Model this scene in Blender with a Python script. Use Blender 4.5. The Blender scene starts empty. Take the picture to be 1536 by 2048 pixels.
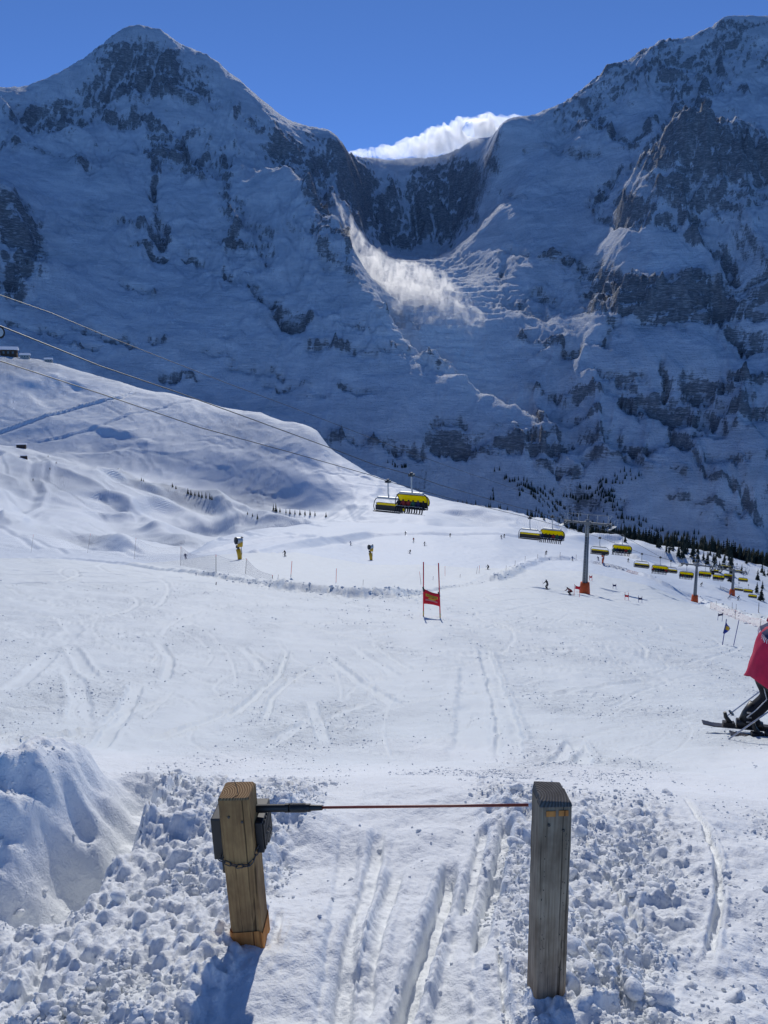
import bpy, bmesh, math, random
import numpy as np
from mathutils import Vector, Matrix

# ------------------------------------------------------------------ camera, sky, sun, exposure
TILT = math.radians(9.0)
FOCAL = 1500.0
EXPOSURE = 0.36
SUN_ELEV, SUN_AZ = math.radians(36.8), math.radians(0.0)      # azimuth measured from straight ahead, to the right
sc = bpy.context.scene
COL = sc.collection
cam_data = bpy.data.cameras.new('camera')
cam_data.sensor_fit = 'VERTICAL'; cam_data.sensor_height = 36.0; cam_data.sensor_width = 27.0
cam_data.lens = FOCAL / 2048 * 36.0
cam_data.clip_start = 0.05; cam_data.clip_end = 60000
cam = bpy.data.objects.new('camera', cam_data); COL.objects.link(cam)
cam.location = (0, 0, 0); cam.rotation_euler = (math.pi/2 - TILT, 0, 0)
sc.camera = cam
sc.render.resolution_x, sc.render.resolution_y = 768, 1024
world = bpy.data.worlds.new('World'); sc.world = world; world.use_nodes = True
wn = world.node_tree
sky = wn.nodes.new('ShaderNodeTexSky'); sky.sky_type = 'NISHITA'; sky.sun_disc = False
sky.sun_elevation = SUN_ELEV; sky.sun_rotation = SUN_AZ
sky.altitude = 4000; sky.air_density = 0.55; sky.dust_density = 0.0; sky.ozone_density = 10.0
bg = wn.nodes['Background']; bg.inputs['Strength'].default_value = 0.15
wn.links.new(sky.outputs['Color'], bg.inputs['Color'])
sun_data = bpy.data.lights.new('sun', 'SUN'); sun_data.energy = 2.05; sun_data.angle = math.radians(0.5)
sun_data.color = (1.0, 0.965, 0.905)
sun = bpy.data.objects.new('sun', sun_data); COL.objects.link(sun)
SUN_DIR = Vector((math.sin(SUN_AZ)*math.cos(SUN_ELEV), math.cos(SUN_AZ)*math.cos(SUN_ELEV), math.sin(SUN_ELEV)))
sun.rotation_euler = (-SUN_DIR).to_track_quat('-Z', 'Y').to_euler()
sc.view_settings.view_transform = 'Standard'; sc.view_settings.look = 'None'
sc.view_settings.exposure = EXPOSURE; sc.view_settings.gamma = 1.0
sc.render.engine = 'CYCLES'
sc.cycles.use_denoising = True
sc.cycles.max_bounces = 8; sc.cycles.diffuse_bounces = 5; sc.cycles.volume_bounces = 3
sc.cycles.transparent_max_bounces = 12

# ------------------------------------------------------------------ maths helpers
CT, ST = math.cos(TILT), math.sin(TILT)
def pix_dir(u, v):
    a = (np.asarray(u, float)-768)/FOCAL; b = (1024-np.asarray(v, float))/FOCAL
    return a, CT+ST*b, -ST+CT*b
def pix(u, v, r):
    """knot of the landscape seen in direction u, v at horizontal range r -> (azimuth, ln r, tan elevation)"""
    x, y, z = pix_dir(u, v); h = np.hypot(x, y)
    return np.arctan2(x, y), np.log(r), z/h
def at_depth(u, v, zc):
    x, y, z = pix_dir(u, v)
    return Vector((float(x)*zc, float(y)*zc, float(z)*zc))
def project(x, y, z):
    f = y*CT-z*ST; up = y*ST+z*CT
    return 768+FOCAL*x/f, 1024-FOCAL*up/f

def _hash(ix, iy, seed):
    h = (ix.astype(np.uint32)*np.uint32(374761393)) ^ (iy.astype(np.uint32)*np.uint32(668265263)) ^ np.uint32((seed*2246822519+1013) & 0xffffffff)
    h = (h ^ (h >> np.uint32(13)))*np.uint32(1274126177)
    h = h ^ (h >> np.uint32(16))
    h = h*np.uint32(2654435769); h = h ^ (h >> np.uint32(15))
    return h
def perlin(x, y, seed=0):
    x = np.asarray(x, float); y = np.asarray(y, float)
    ix = np.floor(x).astype(np.int64); iy = np.floor(y).astype(np.int64)
    fx = x-ix; fy = y-iy
    u = fx*fx*fx*(fx*(fx*6-15)+10); w = fy*fy*fy*(fy*(fy*6-15)+10)
    def g(dx, dy):
        a = _hash(ix+dx, iy+dy, seed).astype(np.float64)*(2*math.pi/4294967296.0)
        return np.cos(a)*(fx-dx)+np.sin(a)*(fy-dy)
    n0 = g(0,0)*(1-u)+g(1,0)*u; n1 = g(0,1)*(1-u)+g(1,1)*u
    return (n0*(1-w)+n1*w)*1.5
def fbm(x, y, octs=4, seed=0, gain=0.5):
    s = 0; a = 1.0
    for o in range(octs):
        s = s+a*perlin(x, y, seed+o*17); x = x*2.03+5.1; y = y*2.03-3.7; a *= gain
    return s
def ridged(x, y, octs=4, seed=0, gain=0.5):
    s = 0; a = 1.0; w = 1.0
    for o in range(octs):
        n = 1-np.abs(perlin(x, y, seed+o*17)*1.4); n = n*n*w; s = s+a*n; w = np.clip(n*1.6, 0, 1)
        x = x*2.07+5.1; y = y*2.07-3.7; a *= gain
    return s
def sstep(a, b, x):
    t = np.clip((x-a)/(b-a), 0, 1); return t*t*(3-2*t)
def polydist(x, y, pts):
    """distance to a polyline, position along it (0..1) and signed side"""
    best = np.full(np.shape(x), 1e9); tt = np.zeros(np.shape(x)); sd = np.zeros(np.shape(x))
    pts = np.asarray(pts, float); seg = np.hypot(*(pts[1:]-pts[:-1]).T); cum = np.concatenate([[0], np.cumsum(seg)])
    for i in range(len(pts)-1):
        ax, ay = pts[i]; bx, by = pts[i+1]; dx, dy = bx-ax, by-ay; L2 = dx*dx+dy*dy+1e-12
        t = np.clip(((x-ax)*dx+(y-ay)*dy)/L2, 0, 1)
        ex = x-(ax+t*dx); ey = y-(ay+t*dy); d = np.hypot(ex, ey)
        m = d < best
        best = np.where(m, d, best); tt = np.where(m, (cum[i]+t*seg[i])/cum[-1], tt); sd = np.where(m, np.sign(dx*ey-dy*ex), sd)
    return best, tt, sd

# ------------------------------------------------------------------ landscape: lofted lines of knots (u, v, range)
def zline(r, z): return [(u, None, r, z) for u in (-500, 2100)]
LINES = [
 zline(0.7, -1.60), zline(1.3, -1.63), zline(1.75, -1.66), zline(2.1, -1.735), zline(3.0, -1.95), zline(4.0, -2.20),
 [(-500,1532,7),(2100,1536,7)],
 [(-500,1440,10),(400,1450,10),(1000,1454,10),(1536,1470,10),(2100,1480,10)],
 [(-500,1308,17),(400,1322,17),(865,1328,17),(1200,1352,17),(1536,1390,17),(2100,1430,17)],
 [(-500,1212,26),(0,1222,26),(400,1230,26),(865,1238,26),(1200,1268,26),(1536,1330,26),(2100,1375,26)],
 [(-500,1128,42),(0,1140,43),(400,1164,44),(580,1180,45),(865,1200,45),(1200,1224,45),(1536,1288,45),(2100,1345,45)],
 [(-500,1100,52),(0,1117,60),(130,1119,62),(260,1133,64),(400,1156,66),(580,1184,68),(770,1197,80),(865,1184,103),(1000,1160,135),(1080,1170,125),(1168,1187,124),(1389,1221,130),(1536,1246,130),(2100,1300,130)],
 [(-500,1130,110),(0,1138,115),(260,1142,118),(400,1146,122),(480,1130,132),(580,1142,125),(741,1152,135),(865,1146,165),(1000,1130,205),(1092,1114,255),(1168,1128,220),(1300,1160,215),(1389,1203,212),(1536,1226,215),(2100,1275,215)],
 [(-500,1128,150),(0,1136,152),(260,1138,155),(380,1128,165),(480,1108,185),(600,1098,205),(741,1112,235),(865,1104,235),(1000,1095,265),(1092,1094,305),(1168,1109,292),(1300,1148,252),(1389,1184,245),(1536,1222,240),(2100,1285,238)],
 [(-500,1128,200),(0,1132,200),(260,1124,212),(380,1109,232),(430,1077,300),(520,1057,320),(640,1048,340),(800,1046,350),(1000,1056,360),(1130,1078,350),(1300,1135,300),(1420,1165,290),(1536,1217,270),(2100,1290,265)],
 [(-500,1108,262),(0,1108,262),(260,1104,282),(380,1108,305),(430,1096,370),(520,1082,400),(640,1070,420),(800,1066,430),(1000,1075,440),(1130,1092,420),(1300,1133,370),(1420,1164,360),(1536,1214,350),(2100,1290,345)],
 [(-500,1005,420),(0,1015,430),(130,1022,430),(260,1032,430),(400,1052,450),(520,1054,460),(640,1046,480),(750,1047,470),(850,1042,480),(1000,1052,500),(1130,1073,470),(1300,1115,430),(1420,1145,420),(1536,1187,420),(2100,1260,420)],
 [(-500,872,680),(0,888,690),(45,893,690),(220,938,640),(400,986,600),(560,1023,580),(650,1041,560),(740,1035,540),(850,1022,560),(1000,1032,550),(1130,1059,520),(1300,1099,490),(1420,1123,490),(1536,1152,500),(2100,1225,500)],
 [(-500,895,740),(0,905,745),(45,906,740),(220,946,690),(400,990,660),(560,1022,640),(650,1036,610),(740,1017,590),(850,1007,600),(1000,1023,580),(1130,1051,545),(1300,1091,520),(1420,1113,520),(1536,1141,540),(2100,1205,540)],
 [(-500,790,860),(0,806,850),(220,852,800),(400,893,755),(560,932,705),(650,966,668),(740,988,645),(850,999,640),(1000,1021,610),(1130,1050,565),(1300,1088,540),(1420,1107,540),(1536,1137,560),(2100,1195,570)],
 [(-500,690,1040),(-100,706,1005),(0,710,1000),(60,716,1000),(120,727,990),(200,752,970),(270,772,950),(300,780,942),(350,788,928),(400,802,905),(480,820,858),(520,822,845),(560,838,822),(620,850,795),(640,860,780),(652,892,752),(700,920,728),(740,948,708),(765,958,700),(800,968,700),(850,989,690),(900,1001,670),(1000,1017,640),(1080,1039,600),(1150,1055,580),(1300,1086,560),(1420,1104,560),(1536,1135,580),(2100,1185,600)],
 [(-500,730,1240),(0,750,1190),(120,765,1180),(300,820,1120),(480,862,1020),(620,900,940),(652,945,890),(740,995,820),(850,1035,780),(1000,1060,730),(1150,1100,670),(1300,1130,650),(1536,1180,670),(2100,1230,690)],
 [(-500,800,1500),(0,820,1500),(300,900,1450),(620,980,1350),(850,1100,1200),(1150,1160,1000),(1536,1240,950),(2100,1290,950)],
 [(-500,820,1700),(0,840,1700),(620,1000,1700),(850,1120,1700),(1150,1180,1700),(1536,1260,1700),(2100,1310,1700)],
]
AZ_MAX = math.radians(39)
NA = 640
AZ = np.linspace(-AZ_MAX, AZ_MAX, NA)
def loft():
    K = len(LINES); X = np.zeros((K, NA)); Y = np.zeros((K, NA))
    for k, ln in enumerate(LINES):
        a, l, t = [], [], []
        if ln[0][1] is not None:
            us = np.unique(np.concatenate([np.arange(-500, 2101, 40), [q[0] for q in ln]])); ku = [q[0] for q in ln]
            ln = list(zip(us, np.interp(us, ku, [q[1] for q in ln]), np.exp(np.interp(us, ku, [math.log(q[2]) for q in ln]))))
        for kn in ln:
            if kn[1] is None:
                aa = math.atan((kn[0]-768)/FOCAL); a.append(aa); l.append(math.log(kn[2])); t.append(kn[3]/kn[2])
            else:
                p = pix(*kn); a.append(float(p[0])); l.append(float(p[1])); t.append(float(p[2]))
        X[k] = np.interp(AZ, a, l); Y[k] = np.interp(AZ, a, t)
    ker = np.exp(-0.5*(np.arange(-12, 13)/3.0)**2); ker /= ker.sum()
    for arr in (X, Y):
        for k in range(K):
            arr[k] = np.convolve(np.pad(arr[k], 12, mode='edge'), ker, mode='valid')
    h = np.diff(X, axis=0); d = np.diff(Y, axis=0)/h
    m = np.zeros_like(Y); w1 = 2*h[1:]+h[:-1]; w2 = h[1:]+2*h[:-1]
    same = d[:-1]*d[1:] > 0
    with np.errstate(divide='ignore', invalid='ignore'):
        m[1:-1] = np.where(same, (w1+w2)/(w1/d[:-1]+w2/d[1:]), 0)
    m[0] = d[0]; m[-1] = d[-1]
    NR = 1500; LR = np.linspace(math.log(0.72), math.log(1690), NR); TE = np.zeros((NR, NA))
    for j in range(NA):
        i = np.clip(np.searchsorted(X[:, j], LR)-1, 0, K-2)
        hh = h[i, j]; t = np.clip((LR-X[i, j])/hh, 0, 1); t2 = t*t; t3 = t2*t
        TE[:, j] = (2*t3-3*t2+1)*Y[i, j]+(t3-2*t2+t)*hh*m[i, j]+(-2*t3+3*t2)*Y[i+1, j]+(t3-t2)*hh*m[i+1, j]
    return LR, TE
LR, TE = loft()
def te_base(az, lr):
    fi = np.clip((lr-LR[0])/(LR[1]-LR[0]), 0, len(LR)-1.001); fj = np.clip((az-AZ[0])/(AZ[1]-AZ[0]), 0, NA-1.001)
    i = fi.astype(int); j = fj.astype(int); a = fi-i; b = fj-j
    return (TE[i,j]*(1-b)+TE[i,j+1]*b)*(1-a)+(TE[i+1,j]*(1-b)+TE[i+1,j+1]*b)*a
def z_base(x, y):
    r = np.hypot(x, y)+1e-9
    return te_base(np.arctan2(x, y), np.log(r))*r
def hit_base(u, v, rmin=1.4):
    """first point of the smooth landscape along the line of sight"""
    x, y, z = pix_dir(u, v); h = math.hypot(x, y); az = math.atan2(x, y)
    t = te_base(np.full(len(LR), az), LR)
    # ground above the line of sight
    i = np.nonzero((t >= z/h) & (LR > math.log(rmin)))[0]
    r = math.exp(LR[i[0]]) if len(i) else 1690
    return (r*math.sin(az), r*math.cos(az))
def trace(uv, rmin=1.4): return [hit_base(u, v, rmin) for u, v in uv]
# ------------------------------------------------------------------ materials
MATS = {}
def nodes_of(name):
    m = bpy.data.materials.new(name); m.use_nodes = True; nt = m.node_tree
    return m, nt, nt.nodes['Principled BSDF']
def N(nt, t, **kw):
    n = nt.nodes.new(t)
    for k, v in kw.items():
        if hasattr(n, k): setattr(n, k, v)
        else: n.inputs[k].default_value = v
    return n
def ramp(nt, fac, stops, interp='LINEAR'):
    r = nt.nodes.new('ShaderNodeValToRGB'); e = r.color_ramp.elements; r.color_ramp.interpolation = interp
    while len(e) < len(stops): e.new(0.5)
    for k, (p, c) in enumerate(stops):
        e[k].position = p; e[k].color = (c, c, c, 1) if isinstance(c, (int, float)) else tuple(c)+(1,)
    nt.links.new(fac, r.inputs['Fac']); return r.outputs['Color']
def math_n(nt, op, a, b=None, clamp=False):
    m = nt.nodes.new('ShaderNodeMath'); m.operation = op; m.use_clamp = clamp
    for k, s in enumerate((a, b)):
        if s is None: continue
        if isinstance(s, (int, float)): m.inputs[k].default_value = s
        else: nt.links.new(s, m.inputs[k])
    return m.outputs[0]
def mix_c(nt, f, a, b, blend='MIX'):
    m = nt.nodes.new('ShaderNodeMix'); m.data_type = 'RGBA'; m.blend_type = blend
    for idx, s in ((0, f), (6, a), (7, b)):
        if isinstance(s, (int, float)): m.inputs[idx].default_value = s
        elif isinstance(s, tuple): m.inputs[idx].default_value = s if len(s) == 4 else s+(1,)
        else: nt.links.new(s, m.inputs[idx])
    return m.outputs[2]
def noise_n(nt, vec, scale, detail=4, rough=0.55, dist=0.0):
    n = N(nt, 'ShaderNodeTexNoise'); n.inputs['Scale'].default_value = scale; n.inputs['Detail'].default_value = detail
    n.inputs['Roughness'].default_value = rough; n.inputs['Distortion'].default_value = dist
    nt.links.new(vec, n.inputs['Vector']); return n.outputs['Fac']
def mapped(nt, vec, scale=(1,1,1), rot=(0,0,0)):
    m = N(nt, 'ShaderNodeMapping'); m.inputs['Scale'].default_value = scale; m.inputs['Rotation'].default_value = rot
    nt.links.new(vec, m.inputs['Vector']); return m.outputs[0]
def bump_n(nt, height, strength, dist, normal=None):
    b = N(nt, 'ShaderNodeBump'); b.inputs['Distance'].default_value = dist
    if isinstance(strength, (int, float)): b.inputs['Strength'].default_value = strength
    else: nt.links.new(strength, b.inputs['Strength'])
    nt.links.new(height, b.inputs['Height'])
    if normal is not None: nt.links.new(normal, b.inputs['Normal'])
    return b.outputs[0]
def attr_n(nt, name):
    a = N(nt, 'ShaderNodeAttribute'); a.attribute_name = name; return a.outputs['Fac']
def obj_co(nt): return N(nt, 'ShaderNodeTexCoord').outputs['Object']

def snow_mat(name, col, scales, strengths, rough=0.62, smooth_attr=None):
    m, nt, p = nodes_of(name); co = obj_co(nt)
    tint = noise_n(nt, co, scales[0]*0.35, 3)
    c = ramp(nt, tint, [(0.3, tuple(x*0.955 for x in col)), (0.7, col)])
    nt.links.new(c, p.inputs['Base Color']); p.inputs['Roughness'].default_value = rough
    p.inputs['Specular IOR Level'].default_value = 0.35
    nrm = None
    for s, (st, di) in zip(scales, strengths):
        n = noise_n(nt, co, s, 5, 0.6)
        strg = st
        if smooth_attr:
            strg = math_n(nt, 'MULTIPLY', attr_n(nt, smooth_attr), st)
        nrm = bump_n(nt, n, strg, di, nrm)
    nt.links.new(nrm, p.inputs['Normal'])
    return m
MATS['snow_near'] = snow_mat('lumpy_snow', (0.86,0.88,0.88), (28, 110, 420), ((0.45,0.03),(0.4,0.012),(0.35,0.003)))
def blend_attr(m, col, attr):
    nt = m.node_tree; p = nt.nodes['Principled BSDF']; l = p.inputs['Base Color'].links[0].from_socket
    nt.links.new(mix_c(nt, attr_n(nt, attr), l, col), p.inputs['Base Color']); return m
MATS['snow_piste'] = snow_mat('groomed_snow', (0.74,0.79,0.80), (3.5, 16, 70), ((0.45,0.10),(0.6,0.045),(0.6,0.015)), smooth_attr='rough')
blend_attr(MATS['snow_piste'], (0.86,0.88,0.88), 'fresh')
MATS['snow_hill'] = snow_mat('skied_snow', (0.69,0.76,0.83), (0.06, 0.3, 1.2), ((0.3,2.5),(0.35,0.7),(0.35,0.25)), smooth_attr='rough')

def add_tracks(m):
    nt = m.node_tree; p = nt.nodes['Principled BSDF']; co = obj_co(nt); prev = p.inputs['Normal'].links[0].from_socket
    for rot, sc_, d in (((0,0,.55), .30, .55), ((0,0,-.35), .47, .35)):
        w = N(nt, 'ShaderNodeTexWave'); w.inputs['Scale'].default_value = sc_; w.inputs['Distortion'].default_value = 16.0; w.inputs['Detail'].default_value = 3.0; w.inputs['Detail Scale'].default_value = .35; w.inputs['Detail Roughness'].default_value = .6
        nt.links.new(mapped(nt, co, (1,.45,1), rot), w.inputs['Vector'])
        prev = bump_n(nt, w.outputs['Fac'], math_n(nt, 'MULTIPLY', attr_n(nt, 'tracks'), .5), d*1.3, prev)
    nt.links.new(prev, p.inputs['Normal'])
add_tracks(MATS['snow_hill'])
def mesh_obj(name, verts, faces, mat, attrs=None, smooth=True, parent=None, tri=False):
    me = bpy.data.meshes.new(name)
    V = np.asarray(verts, np.float32); F = np.asarray(faces, np.int32); k = F.shape[1]
    me.vertices.add(len(V)); me.vertices.foreach_set('co', V.ravel())
    me.loops.add(F.size); me.loops.foreach_set('vertex_index', F.ravel())
    me.polygons.add(len(F)); me.polygons.foreach_set('loop_start', np.arange(0, F.size, k, dtype=np.int32))
    me.polygons.foreach_set('loop_total', np.full(len(F), k, np.int32))
    if smooth: me.polygons.foreach_set('use_smooth', np.ones(len(F), bool))
    me.update(calc_edges=True)
    for a, val in (attrs or {}).items():
        at = me.attributes.new(a, 'FLOAT', 'POINT'); at.data.foreach_set('value', np.asarray(val, np.float32).ravel())
    mats = mat if isinstance(mat, (list, tuple)) else [mat]
    for q in mats: me.materials.append(q)
    o = bpy.data.objects.new(name, me); COL.objects.link(o)
    if parent is not None: o.parent = parent
    return o
def grid_faces(nr, nc):
    i = np.arange(nr*nc).reshape(nr, nc)
    return np.stack([i[:-1,:-1], i[:-1,1:], i[1:,1:], i[1:,:-1]], -1).reshape(-1, 4)

# ------------------------------------------------------------------ landscape details
BERM = trace([(-330,1104),(-150,1108),(0,1113),(130,1115),(260,1129),(400,1152),(492,1168),(580,1182),(700,1194),(770,1197),(830,1188),(900,1176),(1000,1160)])
BERM2 = trace([(985,1162),(1000,1156),(1040,1136),(1080,1122),(1140,1120),(1200,1130),(1260,1146),(1330,1172),(1400,1200),(1450,1222),(1540,1256),(1700,1290)])
def r_of(x, y): return np.hypot(x, y)

# ski tracks on the near piste: polylines of photo directions traced onto the slope, width (m), depth (m)
TRACKS = [
 ([(945,1330),(950,1400),(955,1460),(945,1530)], .62, .035), ([(965,1290),(985,1350),(1005,1410),(1018,1470),(1020,1530)], .34, .05),
 ([(575,1300),(560,1345),(520,1385),(475,1425),(430,1450)], .16, .05), ([(640,1330),(580,1360),(545,1395),(525,1450)], .14, .04),
 ([(0,1484),(90,1474),(160,1464),(205,1458)], .22, .07), ([(0,1420),(60,1422),(118,1424)], .2, .06), ([(0,1470),(50,1460)], .12, .04),
 ([(140,1290),(165,1330),(190,1360)], .3, .04), ([(145,1340),(160,1400),(160,1450)], .34, .03), ([(315,1285),(340,1320),(330,1360)], .22, .04),
 ([(275,1370),(255,1410),(230,1440),(212,1455)], .25, .04), ([(480,1290),(510,1320),(525,1345)], .25, .04), ([(500,1300),(550,1330)], .2, .04),
 ([(650,1310),(700,1350),(760,1390),(800,1420)], .26, .05), ([(700,1290),(760,1330),(800,1360)], .3, .04), ([(740,1285),(790,1320),(830,1345)], .2, .04),
 ([(300,1480),(400,1450),(470,1420)], .15, .04), ([(180,1500),(260,1420),(370,1390)], .2, .03), ([(60,1290),(200,1280),(330,1260)], .35, .03),
 ([(130,1240),(150,1260),(130,1280)], .5, .03), ([(300,1260),(420,1240),(560,1232)], .35, .03), ([(560,1180),(700,1210),(845,1234)], .5, .03),
 ([(0,1280),(90,1272),(200,1262)], .4, .03), ([(870,1240),(1000,1225),(1140,1200)], .5, .03), ([(1180,1190),(1240,1215),(1330,1225),(1420,1210)], .7, .05),
 ([(900,1310),(1100,1300),(1300,1310),(1450,1330)], .3, .03), ([(1100,1390),(1300,1360),(1460,1365)], .25, .03), ([(1150,1480),(1135,1500),(1110,1520)], .2, .04),
 ([(1150,1478),(1172,1500),(1165,1535)], .2, .04), ([(620,1400),(640,1450),(650,1490)], .2, .03), ([(0,1390),(60,1350),(110,1300)], .3, .03),
 ([(520,1500),(620,1440),(760,1400)], .2, .03), ([(60,1190),(180,1195),(330,1215),(470,1220)], .5, .03), ([(420,1200),(560,1205),(720,1200)], .6, .03),
]
TRACKS = [(trace(t, 6.0), w, d*.7) for t, w, d in TRACKS]
rng = np.random.default_rng(7)
# more faint random tracks across the piste
for k in range(95):
    r0 = math.exp(rng.uniform(math.log(7), math.log(60))); a0 = rng.uniform(-.5, .5); th = rng.uniform(-1.3, 1.3)
    L = r0*rng.uniform(.3, 1.1); cv = rng.uniform(-1.5, 1.5)
    x, y = r0*math.sin(a0), r0*math.cos(a0); p = []
    for i in range(9):
        p.append((x, y)); x += math.sin(th)*L/8; y += math.cos(th)*L/8; th += cv/8
    TRACKS.append((p, r0*rng.uniform(.004, .010), r0*.0010))
def piste_detail(x, y):
    r = r_of(x, y); dz = np.zeros(x.shape); rough = np.ones(x.shape)
    dz += 0.055*fbm(x*.45, y*.45, 3, 3)+0.018*fbm(x*1.9, y*1.9, 3, 5)
    dz += 0.05*sstep(12, 40, r)*fbm(x*.12+3, y*.3, 3, 9)
    dz += sstep(80, 130, r)*(.13*fbm(x*.16+.4*perlin(x*.05, y*.05, 43), y*.42, 3, 45)+.05*fbm(x*.5, y*1.1, 2, 47))
    patch = fbm(x*.5+7, y*.22, 3, 21)
    rough *= 0.75+0.6*np.clip(patch+.1, -.6, 1)
    dz += np.clip(patch+.1, 0, 1)*0.035*fbm(x*7, y*7, 2, 31)*np.exp(-r/30)
    # fine grooming and old ski lines
    dz += 0.006*np.sin((x*1.1+y*.28+.6*fbm(x*.3, y*.3, 2, 40))*9.0)*sstep(.0, .5, fbm(x*.2+9, y*.2, 2, 41))*np.exp(-r/40)
    for p, w, d in TRACKS:
        pa = np.asarray(p); m = (x > pa[:,0].min()-2*w-.3) & (x < pa[:,0].max()+2*w+.3) & (y > pa[:,1].min()-2*w-.3) & (y < pa[:,1].max()+2*w+.3)
        if not m.any(): continue
        D, T, S = polydist(x[m], y[m], p); D = D+.12*w*perlin(x[m]*3, y[m]*3, 51)
        fade = sstep(0, .1, T)*sstep(1, .85, T)
        inside = sstep(w*.55, w*.40, D)*fade
        rim = np.exp(-((D-w*.62)/(w*.16))**2)*fade
        dz[m] += -d*inside+rim*d*.7*(1+.6*perlin(x[m]*9, y[m]*9, 53))
        rough[m] = np.maximum(rough[m]*(1-.85*inside), .12)
    # snow wall along the edge of the piste
    D, T, S = polydist(x, y, BERM)
    Dw = D*S+.22*fbm(x*.7, y*.7, 3, 61)*sstep(.02, .1, T)
    hgt = (.42*sstep(1.0, .9, T)+.1)*(1+.4*fbm(x*.25, y*.25, 2, 63))
    prof = np.where(Dw < 0, sstep(-1.0, -.1, Dw), sstep(3.6, .3, Dw))   # steep side to the piste
    dz += hgt*prof*(D < 5)
    lump = np.clip(ridged(x*1.6, y*1.6, 3, 65)-.7, 0, 1)
    dz += .12*lump*np.exp(-((Dw+.5)/.8)**2)
    dz += .16*sstep(0.1, .6, fbm(x*2.2, y*2.2, 2, 66))*np.exp(-((Dw+1.2)/1.2)**2)
    rough = np.where(D < 5, np.maximum(rough, .9), rough)
    D, T, S = polydist(x, y, BERM2); Dw = D*S+.5*fbm(x*.3, y*.3, 3, 71)
    dz += (.9+.4*fbm(x*.1, y*.1, 2, 73))*np.where(Dw < 0, sstep(-2.2, -.2, Dw), sstep(5, .5, Dw))*(D < 7)
    dz += .45*np.clip(ridged(x*.7, y*.7, 3, 75)-.75, 0, 1)*np.exp(-(Dw/1.8)**2)
    return dz, rough
EDGES = [  # cut roads and banks on the hills: (points, half width m, height m) -- a step that drops on the near side
 ([(490,1112),(560,1096),(650,1081),(740,1070),(850,1064),(960,1066),(1100,1082)], 4, 1.0),
 ([(380,1112),(430,1100),(490,1085),(560,1077),(640,1072)], 3, .7),
 ([(-60,880),(0,866),(80,836),(160,812),(240,795),(272,782)], 2.6, 2.4),
 ([(60,884),(130,868),(200,848),(270,826),(330,812),(400,803)], 2.6, 1.1),
 ([(60,905),(78,925),(70,950),(85,975),(70,1000),(20,1020),(-40,1035)], 5, 1.2),
 ([(85,905),(95,930),(90,955)], 5, 1.0),
]
EDGES = [(trace(t), w, h) for t, w, h in EDGES]
GULLIES = [ # hollows on the left slopes
 ([(345,972),(400,1005),(440,1030),(480,1060)], 18, 7), ([(205,985),(230,1020),(275,1050),(300,1085)], 16, 6), ([(150,1040),(165,1065),(190,1090),(215,1104)], 9, 5),
 ([(255,992),(330,1010),(390,1040)], 22, 7), ([(215,945),(260,960),(330,975)], 12, 4), ([(180,975),(215,985),(235,1000)], 10, 4),
 ([(230,860),(200,880),(205,905)], 25, 5),
 ([(60,800),(100,790),(170,770)], 20, 5), ([(900,1020),(940,1030),(990,1040)], 12, 4),
 ([(1270,1105),(1300,1110),(1350,1108)], 14, 4), ([(1290,1120),(1330,1128),(1380,1128)], 14, 5), ([(1190,1085),(1230,1080),(1260,1090)], 10, 3),
]
GULLIES = [(trace(t), w, h) for t, w, h in GULLIES]
HTR = []
_hg = np.random.default_rng(17)
for k in range(85):
    u0 = _hg.uniform(-60, 760); v0 = _hg.uniform(760, 1090)
    if v0 < 710+.24*u0+30: continue
    a_ = _hg.uniform(.2, .9); L_ = _hg.uniform(40, 150); cv_ = _hg.uniform(-.8, .8); pts_ = []
    for i in range(8):
        pts_.append((u0, v0)); u0 += math.cos(a_)*L_/7; v0 += math.sin(a_)*L_/7*.55; a_ += cv_/7+.25*math.sin(i*1.9+k)
    HTR.append((trace(pts_, 250), _hg.uniform(.8, 1.7), _hg.uniform(.25, .6)))
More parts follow.
